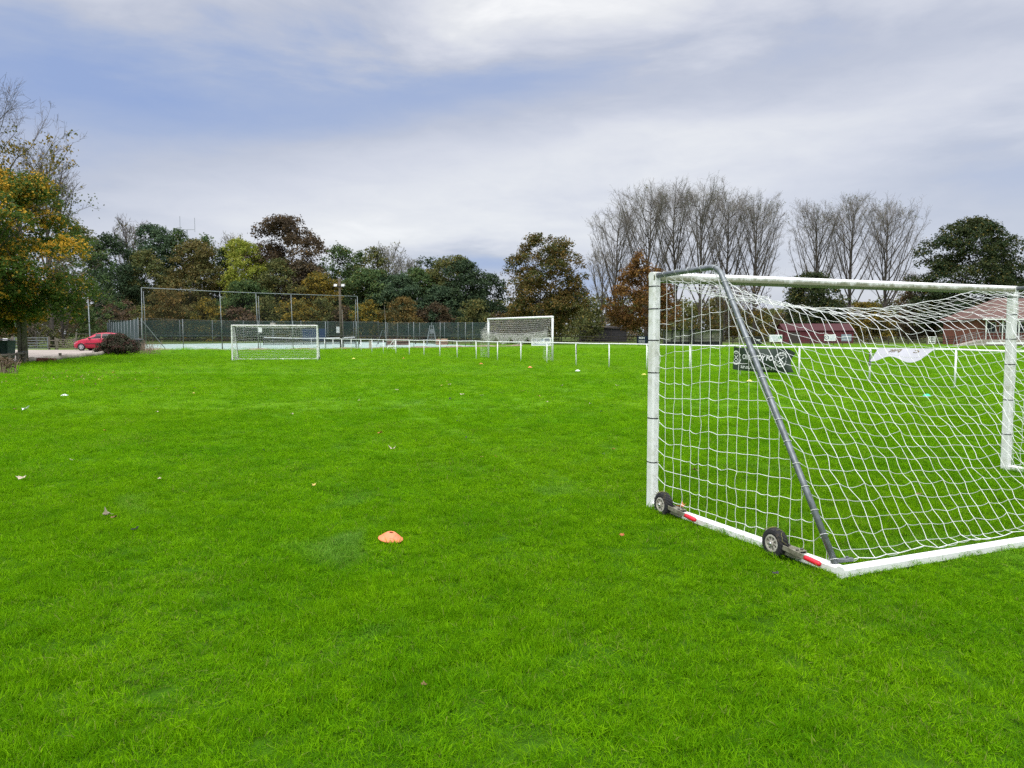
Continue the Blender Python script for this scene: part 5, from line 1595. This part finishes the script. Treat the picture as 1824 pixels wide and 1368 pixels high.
def leaning_pole():
    b = base(689.5, 91); top = at(684.5, 543, 91); t = thing('thin_pole', 'thin slanting bare pole with a stay inside the court', 'pole', b)
    MB().tube([(0, 0, -.1), (top[0] - b[0], 0, top[2] - b[2])], [.05, .02], 8).build('pole', M['wood'], t)
    MB().tube([(-.35, .1, 2.0), (.0, .1, 0)], .025, 6).build('stay', M['galv'], t)
    MB().tube([(-.45, -.6, 2.0), (-1.2, -.6, 0)], .025, 6).build('stay', M['galv'], t)
leaning_pole()
def small_frame():
    b = base(703, 81.0); t = thing('folding_frame', 'small white folding frame leaning by the court edge behind the rail', 'frame', b); h = 1.0
    for sgn in (-1, 1): MB().tube([(-.75 * (sgn < 0) - .55 * 0 + (-.0 if sgn > 0 else -.0), .5 * sgn, .03), (0, .5 * sgn, h)], .035, 6).build('strut', M['white_paint'], t)
    MB().tube([(0, -.5, .03), (0, -.5, h), (0, .5, h), (0, .5, .03)], .035, 6).build('hoop', M['white_paint'], t)
    MB().tube([(-.75, -.5, .03), (-.75, .5, .03), (.1, .5, .03)], .035, 6).build('foot', M['white_paint'], t)
    MB().tube([(-.75, -.5, .25), (-.1, -.5, .25)], .03, 6).build('brace', M['white_paint'], t)
small_frame()
b = base(660, 80.5); o = MB().box((0, 0, .42), (.28, .28, .84)).box((0, 0, .87), (.34, .34, .06)).build('stone_post', M['stone'], None, loc=b); tag(o, 'short stone post on the court edge left of the white folding frame', 'post')
def cabin_box():
    c = at(486, 577.5, 104); t = thing('equipment_box', 'pale box on a stand behind the small goal', 'box', (c[0], c[1], float(gz(c[0], c[1]))))
    z = c[2] - float(gz(c[0], c[1])); MB().box((0, 0, z), (.60, .4, .42)).build('box', M['stone'], t); MB().tube([(0, 0, 0), (0, 0, z - .2)], .05, 8).build('stand', M['galv'], t)
cabin_box()
b = base(560, 104); tag(MB().box((0, 0, 1.3), (3.2, .06, 1.7)).box((-1.5, .05, .8), (.08, .06, 1.6)).box((1.5, .05, .8), (.08, .06, 1.6)).build('blue_screen', M['blue_sheet'], None, loc=b), 'blue sheet hung at the back of the court, seen through the small goal', 'sheet')
rail_fence('post_and_rail_fence', 'dark wooden rail fence in the meadow beyond the tennis court', [px2(240, 125), px2(700, 125)], 1.15, (.45, .95), 3.0, 'dark_wood')

# ================================================================== FAR SIDE OF THE PITCH
rail_fence('post_and_rail_fence', 'long dark post and rail fence along the far side of the pitch', [px2(640, 104), px2(1000, 107), px2(1830, 104)], 1.18, (.35, .70, 1.05), 2.6, 'dark_wood', pr=.05)
# black boarded shed
def shed():
    b = base(1074, 128); t = thing('timber_shed', 'long low black boarded shed behind the far fence left of the rust red maple', 'shed', b); L, h = 7.6, 2.35
    w_ = MB()
    for k in range(9):
        z0 = h * k / 9; w_.box((0, -.02 * (k % 2), z0 + h / 18), (L, 2.4 - .01 * k, h / 9 * .97))
    w_.build('wall', M['black_timber'], t)
    r_ = MB(); r_.add([(-L/2 - .15, -1.4, h), (L/2 + .15, -1.4, h - .35), (L/2 + .15, 1.4, h - .05), (-L/2 - .15, 1.4, h + .3), (-L/2 - .15, -1.4, h + .08), (L/2 + .15, -1.4, h - .27), (L/2 + .15, 1.4, h + .03), (-L/2 - .15, 1.4, h + .38)],
                      [(0, 3, 2, 1), (4, 5, 6, 7), (0, 1, 5, 4), (1, 2, 6, 5), (2, 3, 7, 6), (3, 0, 4, 7)]); r_.build('roof', M['dark_wood'], t)
    for x in (-3.7, -1.2, 1.2, 3.7): MB().box((x, -1.24, h / 2 - .05), (.10, .06, h)).build('batten', M['dark_wood'], t)
shed()
# team shelters
def dugout(label, px, Y, wpx):
    b = base(px, Y); w_ = wpx / F_PX * Y; t = thing('team_shelter', label, 'dugout', b, 0, 'team shelters beside the pitch'); D, h = 1.15, 1.95
    prof = [(0, D)] + []
    arc = [(-D/2 + .0, .05)] 
    curve = [(.50, .0), (.50, h * .72)] + [(.50 - .42 * (1 - math.cos(a)), h * .72 + (h * .28) * math.sin(a)) for a in np.linspace(.2, math.pi / 2, 6)] + [(-.55, h)]
    for x in (-w_/2, -w_/6, w_/6, w_/2):
        MB().tube([(x, y, z) for y, z in curve], .085, 6).build('rib', M['black_frame'], t)
    G = np.array([[(x, y + .01, z) for y, z in curve] for x in np.linspace(-w_/2, w_/2, 7)]); MB().grid(G).build('back_panel', M['perspex'], t, smooth=True)
    for x in (-w_/2, w_/2):
        s = MB(); poly = [(x, y, z) for y, z in curve] + [(x, -.35, h * .6), (x, -.2, 0)]; s.add(poly, [tuple(range(len(poly)))]); s.build('end_panel', M['perspex'], t)
        MB().tube([(x, -.2, 0), (x, -.35, h * .6), (x, -.55, h)], .075, 6).build('front_strut', M['black_frame'], t)
    bn_ = MB(); bn_.box((0, .25, .46), (w_ - .1, .36, .05)); bn_.box((0, .25, .2), (w_ - .14, .06, .42)); bn_.build('bench', M['black_frame'], t)
    MB().bar((-w_/2, .47, h * .42), (w_/2, .47, h * .42), .03, .05).build('rail', M['black_frame'], t)
    MB().bar((-w_/2, -.53, h - .20), (w_/2, -.53, h - .20), .04, .06).build('header', M['black_frame'], t)
    e = MB(); e.lathe([(.001, -.005), (.20, -.005), (.20, .005), (.001, .005)], 20, 'y', (w_ * .22, .46, 1.15)); e.build('emblem', M['stone'], t)
dugout('team shelter of clear panels on black ribs, left one of the pair', 1206, 101, 46)
dugout('team shelter of clear panels on black ribs, right one of the pair', 1260, 101, 50)
def board(label, px, py0, py1, wpx, Y, m, deco, name='advertising_board'):
    c = at(px, (py0 + py1) / 2, Y); g0 = float(gz(c[0], c[1])); w_ = wpx / F_PX * Y; h = (py1 - py0) / F_PX * Y; z = c[2] - g0
    t = thing(name, label, 'sign', (c[0], c[1], g0)); MB().box((0, 0, z), (w_, .05, h)).build('board', M[m], t)
    for x in (-w_ * .35, w_ * .35): MB().box((x, .05, z / 2), (.07, .045, z + h * .3)).build('post', M['dark_wood'], t)
    deco(t, w_, h, z)
def strokes(mb, x0, x1, z, hh, seed, y=-.031):
    rr = random.Random(seed); x = x0
    while x < x1:
        w_ = rr.uniform(.35, .6) * hh; mb.box((x + w_ / 2, y, z + rr.uniform(-.05, .05) * hh), (w_ * .72, .008, hh * rr.uniform(.7, 1))); x += w_ + hh * rr.choice((.12, .12, .4))
def put_text(mb, txt, cx, cz, h, y=-.033, sx=1.0):
    V, Fc = text_mesh(txt, 1.0, bold=True); mb.add(np.stack([cx + V[:, 0] * h * sx, np.full(len(V), y), cz + V[:, 1] * h], 1), Fc)
def deco_white(t, w_, h, z):
    a = MB(); strokes(a, -w_ * .44, w_ * .12, z + h * .20, h * .36, 3); a.build('lettering', M['ink_blue'], t)
    a = MB(); 
    for k in range(6): a.box((w_ * (.19 + .045 * k), -.031, z + h * .22), (w_ * .028, .008, h * (.34 + .08 * (k % 3 == 1))))
    a.box((w_ * .30, -.033, z + h * .24), (w_ * .29, .008, h * .05)); a.build('emblem', M['ink'], t)
    a = MB(); a.box((0, -.031, z - h * .28), (w_ * .9, .008, h * .07)); a.build('line', M['ink_blue'], t)
board('white advertising board with blue lettering beyond the pitch goal', 964, 601.2, 616.5, 35, 98, 'sign_white', deco_white)
def deco_sgh(t, w_, h, z):
    a = MB(); put_text(a, 'SGH', -w_ * .06, z + h * .26, h * .30, sx=1.2); 
    for k in range(4): a.box((-w_ * .05, -.031, z - h * (.03 + .14 * k)), (w_ * .66, .008, h * .026))
    a.build('lettering', M['ink_white'], t)
board('dark navy board lettered SGH left of the near goal post', 1144, 598.5, 613.5, 17, 98, 'navy', deco_sgh)
def deco_navy(t, w_, h, z):
    a = MB()
    for k in range(3): a.box((0, -.031, z + h * (.3 - .2 * k)), (w_ * .6, .008, h * .03))
    a.build('lettering', M['ink_white'], t)
board('second dark navy board half hidden behind the near goal post', 1157, 599.5, 613.5, 8, 98.2, 'navy', deco_navy)
def deco_green(t, w_, h, z):
    a = MB(); 
    for r_ in range(4): strokes(a, -w_ * .44, w_ * .14, z + h * (.30 - .18 * r_), h * .085, 10 + r_)
    a.build('lettering', M['ink_blue'], t)
    a = MB(); a.lathe([(.001, 0), (h * .26, 0), (h * .26, -.008), (.001, -.008)], 20, 'y', (w_ * .33, -.027, z + h * .10)); a.build('emblem', M['green_ink'], t)
    a = MB(); strokes(a, -w_ * .2, w_ * .2, z - h * .36, h * .09, 22); a.build('lettering', M['ink'], t)
board('white board with a round green emblem, seen through the net', 1382, 596.3, 608.8, 22.5, 100, 'sign_white', deco_green)
def deco_round(t, w_, h, z):
    a = MB(); a.lathe([(h * .24, -.006), (h * .36, -.006), (h * .36, 0), (h * .24, 0)], 20, 'y', (-w_ * .30, -.027, z)); a.lathe([(.001, -.006), (h * .10, -.006), (h * .10, 0)], 12, 'y', (-w_ * .30, -.027, z)); a.build('emblem', M['ink'], t)
    a = MB()
    for r_ in range(4): strokes(a, -w_ * .05, w_ * .42, z + h * (.30 - .2 * r_), h * .10, 30 + r_)
    a.build('lettering', M['ink_blue'], t)
board('white board with a ring shaped blue emblem, in front of the red barn', 1478.5, 595.8, 607, 20, 100, 'sign_white', deco_round)
def deco_grey(t, w_, h, z):
    a = MB(); strokes(a, -w_ * .42, w_ * .42, z + h * .15, h * .16, 40); strokes(a, -w_ * .42, w_ * .42, z - h * .25, h * .12, 41); a.build('lettering', M['ink_white'], t)
board('grey lettered board at the right end of the red barn', 1507.5, 595.5, 607.5, 18, 100.5, 'grey_board', deco_grey)
def dark_box():
    b = base(1344, 99.5); t = thing('black_bin', 'black equipment bin with a white label beside the far fence, behind the banner', 'bin', b)
    MB().box((0, 0, .62), (1.7, .8, .9)).build('body', M['black_plastic'], t); MB().box((0, 0, 1.10), (1.78, .88, .07)).build('lid', M['black_plastic'], t)
    MB().box((.35, -.41, .70), (.5, .02, .12)).build('label_plate', M['sign_white'], t)
    for x in (-.7, .7): MB().lathe([(.001, -.04), (.09, -.04), (.09, .04), (.001, .04)], 12, 'x', (x, 0, .09)).build('wheel', M['rubber'], t)
dark_box()
# red barn
def barn():
    Y = 114; x0, x1 = xat(1398, Y), xat(1520, Y); L = x1 - x0; cx = (x0 + x1) / 2; g0 = float(gz(cx, Y)); t = thing('red_barn', 'low dark red sheet metal barn behind the far fence', 'barn', (cx, Y + 2, g0)); e = at(1450, 588, Y)[2] - g0; rg = at(1450, 576, Y)[2] - g0
    w_ = MB(); n = 44
    for k in range(n): w_.box((-L/2 + L * (k + .5) / n, -2 - .02 * (k % 2), e / 2), (L / n * .98, .10, e))
    for s in (-1, 1): w_.add([(s * L/2, -2, 0), (s * L/2, 2, 0), (s * L/2, 2, e), (s * L/2, 0, rg - .05), (s * L/2, -2, e)], [(0, 1, 2, 3, 4)])
    w_.box((0, 2, e / 2), (L, .1, e)); w_.build('wall', M['barn_red'], t)
    r_ = MB(); 
    for s in (-1, 1): r_.add([(-L/2 - .2, s * 2.25, e - .06), (L/2 + .2, s * 2.25, e - .06), (L/2 + .2, 0, rg), (-L/2 - .2, 0, rg)], [(0, 1, 2, 3)])
    r_.build('roof', M['barn_roof'], t)
    d = MB(); d.box((-L * .36, -2.09, .8), (1.6, .05, 1.6)); d.build('door', M['dark_wood'], t)
barn()
# cottage roof glimpsed between trunks
def cottage():
    Y = 150; cx = xat(1508, Y); g0 = float(gz(cx, Y)); t = thing('cottage', 'grey roofed cottage glimpsed between the poplars and the golden shrub', 'house', (cx, Y, g0)); e, rg, L = 4.0, 6.6, 8.0
    MB().box((0, 0, e / 2), (L, 6, e)).build('wall', M['render_cream'], t)
    r_ = MB()
    for s in (-1, 1): r_.add([(-L/2 - .3, s * 3.4, e - .1), (L/2 + .3, s * 3.4, e - .1), (L/2 + .3, 0, rg), (-L/2 - .3, 0, rg)], [(0, 1, 2, 3)])
    for s in (-1, 1): r_.add([(s * L/2, -3, e), (s * L/2, 3, e), (s * L/2, 0, rg - .1)], [(0, 1, 2)])
    r_.build('roof', M['grey_roof'], t)
    for x in (-2.4, 0, 2.4): MB().box((x, -3.02, 2.4), (1.0, .06, 1.1)).build('window', M['glass'], t)
cottage()
# pavilion on the right
def pavilion():
    Y = 100; x0 = xat(1741, Y); g0 = float(gz(x0, Y)); t = thing('pavilion', 'brick sports pavilion with a red tiled hip roof at the right edge', 'building', (x0, Y, g0)); L, D = 15.0, 8.0
    e = at(1741, 567, Y)[2] - g0; fl = .75
    MB().box((L / 2, D / 2, e / 2), (L, D, e)).build('wall', M['brick'], t)
    r_ = MB(); ov = .55; rg = e + 2.75
    P = [(-ov, -1.9, e - .12), (L + ov, -1.9, e - .12), (L + ov, D + ov, e - .12), (-ov, D + ov, e - .12), (4.2, D / 2 - .8, rg), (L - 4.2, D / 2 - .8, rg)]
    r_.add(P, [(0, 1, 5, 4), (1, 2, 5), (2, 3, 4, 5), (3, 0, 4), (0, 3, 2, 1)]); r_.build('roof', M['tile'], t)
    MB().box((L / 2, -1.92, e - .16), (L + 2 * ov, .05, .16)).build('fascia', M['white_paint'], t)
    for x in np.arange(.0, L + .1, 2.1): MB().box((x + .1, -1.6, (e - .2 + fl) / 2 - fl / 2 + .35), (.10, .10, e - .3)).build('verandah_post', M['white_paint'], t)
    dk = MB(); dk.box((L / 2, -.9, fl / 2), (L + .6, 1.9, fl)); dk.build('deck', M['stone'], t)
    for x in (1.7, 3.4, 5.4, 8.2, 11.0):
        f = MB(); 
        for (cx, cz, w_, h_) in ((0, .62, 1.24, .07), (0, -.62, 1.24, .07), (-.58, 0, .07, 1.17), (.58, 0, .07, 1.17), (0, 0, .05, 1.17)): f.box((x + cx, -.03, fl + 1.55 + cz), (w_, .09, h_))
        fo_ = f.build('window', M['white_paint'], t); MB().box((x, -.01, fl + 1.55), (1.14, .04, 1.2)).build('pane', M['glass'], fo_)
    MB().box((4.4, -.02, fl + 1.0), (.9, .06, 2.0)).build('door', M['blue_sheet'], t)
    h_ = MB()
    for x in np.arange(0, L, .5): h_.tube([(x, -1.78, fl), (x, -1.78, fl + .95)], .018, 5)
    for z in (.5, .95): h_.tube([(0, -1.78, fl + z), (L, -1.78, fl + z)], .022, 5)
    h_.build('handrail', M['galv'], t)
    rp = MB(); rp.add([(-3.4, -1.8, 0), (-.3, -1.8, fl), (-.3, -.3, fl), (-3.4, -.3, 0), (-.3, -1.8, 0), (-.3, -.3, 0)], [(0, 1, 2, 3), (0, 4, 1), (3, 2, 5), (1, 4, 5, 2)]); rp.build('ramp', M['stone'], t)
    rr_ = MB()
    for y in (-1.75, -.35):
        rr_.tube([(-3.3, y, 0), (-3.1, y, 1.0), (-.3, y, fl + 1.0), (-.3, y, fl)], .03, 6); rr_.tube([(-3.2, y, .55), (-.3, y, fl + .5)], .025, 6)
        for x in (-2.2, -1.2): rr_.tube([(x, y, fl * (x + 3.4) / 3.1), (x, y, fl * (x + 3.4) / 3.1 + 1.0)], .02, 5)
    rr_.build('ramp_rail', M['galv'], t)
    MB().box((4.4, -2.1, .30), (9, .06, .25)).build('banner_strip', M['sign_white'], t)
pavilion()
gate('white_gate', 'small white barred gate in the far fence under the big dark oak', px2(1652, 103.5), px2(1667, 103.5), 1.05, 'sign_white', 4, '')
# radio mast far behind the wood
def mast():
    Y = 320; b = base(338, Y); t = thing('radio_mast', 'two thin aerials on a crossbar just showing over the wood', 'mast', b)
    z = at(338, 409, Y)[2] - b[2]; x0 = xat(326, Y) - b[0]; x1 = xat(352, Y) - b[0]
    MB().tube([(0, 0, 0), (0, 0, z)], .2, 8).build('tower', M['galv'], t); MB().tube([(x0, 0, z), (x1, 0, z)], .10, 6).build('crossbar', M['galv'], t)
    for x, yy in ((x0, 385), (x1, 388)): MB().tube([(x, 0, z - 1), (x, 0, at(338, yy, Y)[2] - b[2])], .08, 6).build('aerial', M['galv'], t)
mast()

# ================================================================== THINGS LYING ON THE LAWN
def disc_cone(label, px, py, m, r=.098, h=.055, tilt=(0, 0), group='marker cones on the lawn', lift=.05):
    p = gnd(px, py); mb = MB()
    mb.lathe([(r, 0), (r, .004), (r * .93, .007), (r * .62, h * .60), (r * .36, h * .93), (r * .27, h * .995), (r * .20, h), (r * .17, h - .004), (r * .55, h * .50), (r * .9, .002), (r, 0)], 36)
    o = mb.build('marker_cone', M[m], None, smooth=True, loc=(p[0], p[1], p[2] + lift)); o.rotation_euler = (tilt[0], tilt[1], 0)
    tag(o, label, 'marker cone', group)
disc_cone('large orange disc cone in the foreground, tilted on the grass', 696, 967.5, 'orange_cone', r=.094, h=.052, tilt=(R(4), R(7)), lift=.034)
disc_cone('pale yellow disc cone in front of the dark green banner', 1335, 682, 'yellow_cone', .10, .055)
disc_cone('turquoise green disc cone seen through the net under the white flag', 1651, 709, 'green_cone', .10, .055)
disc_cone('yellow disc cone just left of the near goal post', 1147, 670, 'yellow_cone', .10, .05)
disc_cone('orange disc cone between the small goal and the pitch goal', 857, 650, 'orange_cone', .11, .055)
disc_cone('orange disc cone below the pitch goal', 944, 656.5, 'orange_cone', .11, .055)
disc_cone('white disc cone below the rail, right of the pitch goal', 1029, 663, 'white_cone', .11, .055)
disc_cone('orange disc cone below the left end of the white rail', 719, 640, 'orange_cone', .11, .055)
disc_cone('yellow disc cone right of the small goal', 630, 640.5, 'yellow_cone', .11, .055)
disc_cone('white disc cone lying on the lawn far left, past the two nearer scraps', 115, 708, 'white_cone', .085, .035)

def leaf_obj(label, px, py, size, m, seed, group=None, curl=.35, name='fallen_leaf', cat='leaf', lift=.045, asp=.75):
    rg = np.random.default_rng(seed); p = gnd(px, py); n = 11
    th = np.linspace(0, 2 * math.pi, n, endpoint=False)
    rad = size * (.75 + .25 * np.cos(5 * th + rg.random())) * (1 + rg.normal(0, .08, n))
    x = rad * np.cos(th); y = rad * asp * np.sin(th); z = curl * size * ((x / size) ** 2 - .4 * (y / size) ** 2) + rg.normal(0, size * .10, n)
    V = np.concatenate([np.stack([x, y, z], 1), [(0, 0, -size * .08)]]); V2 = V - np.array([0, 0, .0025])
    F = [(i, (i + 1) % n, n) for i in range(n)]; F2 = [((i + 1) % n + n + 1, i + n + 1, 2 * n + 1) for i in range(n)]
    S = [(i, i + n + 1, (i + 1) % n + n + 1, (i + 1) % n) for i in range(n)]
    o = MB().add(np.concatenate([V, V2]), F + F2 + S).build(name, M[m], None, loc=(p[0], p[1], p[2] + lift + size * .2))
    o.rotation_euler = (rg.normal(0, .25), rg.normal(0, .25), rg.random() * 6.28)
    return tag(o, label, cat, group)
M['leaf_brown'] = mat('dead_leaf_brown', (.22, .12, .06), .8, (.14, .075, .04), 30.)
M['leaf_pale'] = mat('dead_leaf_pale', (.50, .43, .34), .8, (.38, .30, .22), 30.)
M['leaf_orange'] = mat('dead_leaf_orange', (.45, .15, .055), .8, (.32, .10, .04), 30.)
M['leaf_yellow'] = mat('dead_leaf_yellow', (.55, .42, .12), .8, (.45, .33, .10), 30.)
M['leaf_dark'] = mat('dead_leaf_dark', (.030, .030, .034), .8)
leaf_obj('curled brown leaf with a pale back, left of the orange cone', 192, 927, .055, 'leaf_pale', 1, curl=.8)
leaf_obj('small brown leaf touching the curled pale backed one', 204, 932, .040, 'leaf_brown', 2, curl=.5)
leaf_obj('pale beige leaf alone near the left edge of the lawn', 38, 860, .065, 'leaf_pale', 3, curl=.5)
leaf_obj('crumpled white scrap of litter at the left of the lawn', 46, 733, .095, 'white_cone', 4, name='litter', cat='litter', curl=.5)
leaf_obj('brown leaf beside the crumpled white scrap', 27, 733, .055, 'leaf_brown', 5)
leaf_obj('reddish orange leaf alone in mid lawn above the orange cone', 677, 777, .060, 'leaf_orange', 6, curl=.4)
leaf_obj('pale folded leaf between the reddish one and the orange cone', 699, 806, .055, 'leaf_pale', 7, curl=.9)
leaf_obj('dark twig like leaf low on the left lawn', 240, 954, .045, 'leaf_dark', 8, asp=.35)
leaf_obj('small orange leaf left of the near wheels of the goal', 1108, 966, .024, 'leaf_orange', 9, lift=.055)
leaf_obj('greyish pebble like scrap in the bottom foreground grass', 756, 1231, .022, 'leaf_brown', 10, name='litter', cat='litter', curl=.5, lift=.03)
leaf_obj('brown leaf on the grass inside the near goal, nearest its side bar', 1240, 846, .055, 'leaf_brown', 11)
leaf_obj('small reddish leaf on the grass seen through the back net', 1636, 889, .035, 'leaf_brown', 12)
leaf_obj('orange brown leaf stuck on the first wheel bracket of the near goal', 1212, 917, .060, 'leaf_orange', 13, curl=.9, lift=.06)
leaf_obj('dark brown leaf in the grass below the second wheel', 1381, 1034, .030, 'leaf_dark', 14)
rgl = np.random.default_rng(77)
SPECK = [(640, 717, 'leaf_pale'), (648, 718, 'leaf_dark'), (707, 698, 'leaf_pale'), (801, 688, 'leaf_pale'), (797, 683, 'leaf_yellow'), (823, 706, 'leaf_pale'), (786, 690, 'leaf_yellow'),
         (858, 708, 'leaf_pale'), (802, 714, 'leaf_dark'), (1071, 737, 'leaf_dark'), (1052, 723, 'leaf_pale'), (974, 720, 'leaf_pale'), (960, 709, 'leaf_yellow'), (830, 785, 'leaf_dark'), (816, 755, 'leaf_dark'),
         (884, 820, 'leaf_orange'), (858, 821, 'leaf_yellow'), (1092, 806, 'leaf_orange'), (1075, 815, 'leaf_dark'), (280, 738, 'leaf_pale'), (345, 704, 'leaf_yellow'), (347, 694, 'leaf_pale'), (315, 684, 'leaf_yellow'),
         (187, 772, 'leaf_orange'), (285, 860, 'leaf_pale'), (128, 826, 'leaf_pale'), (253, 702, 'leaf_yellow'), (520, 742, 'leaf_pale'), (470, 808, 'leaf_dark'), (560, 872, 'leaf_yellow'), (1163, 700, 'leaf_pale'), (1100, 690, 'leaf_pale'),
         (930, 700, 'leaf_yellow'), (1000, 690, 'leaf_pale'), (232, 647, 'leaf_pale'), (178, 679, 'leaf_yellow'), (202, 666, 'leaf_orange')]
KIND_LAB = {'leaf_pale': 'tiny pale fallen leaf lying flat out on the open lawn', 'leaf_yellow': 'tiny yellow fallen leaf lying flat out on the open lawn',
            'leaf_dark': 'tiny blackish fallen leaf lying flat out on the open lawn', 'leaf_orange': 'tiny reddish fallen leaf lying flat out on the open lawn'}
for i, (px, py, m_) in enumerate(SPECK):
    d = gnd(px, py)[1]; leaf_obj(KIND_LAB[m_], px, py, float(np.clip(d * .0030, .03, .085)), m_, 200 + i, group='tiny leaves scattered over the lawn, ' + m_.split('_')[1])
# drift of leaves under the maple
def litter():
    rng = np.random.default_rng(12); n = 420
    px = rng.normal(130, 90, n); py = 672 + rng.normal(0, 11, n); P = np.array([gnd(a, max(646, b_)) for a, b_ in zip(px, py)]) + np.array([0, 0, .06])
    mb = MB(); leaf_cards(mb, P, np.tile([0, 0, 1.0], (n, 1)), .055, rng, rng.random((n, 3)), .8)
    tag(mb.build('leaf_litter', LM['litter']), 'drift of brown and yellow leaves on the grass under the maple', 'leaf litter', kind='stuff')
LM['litter'] = leaf_mat('leaf_litter', (.13, .085, .04), (.24, .16, .05), (.40, .32, .20), .1)
litter()
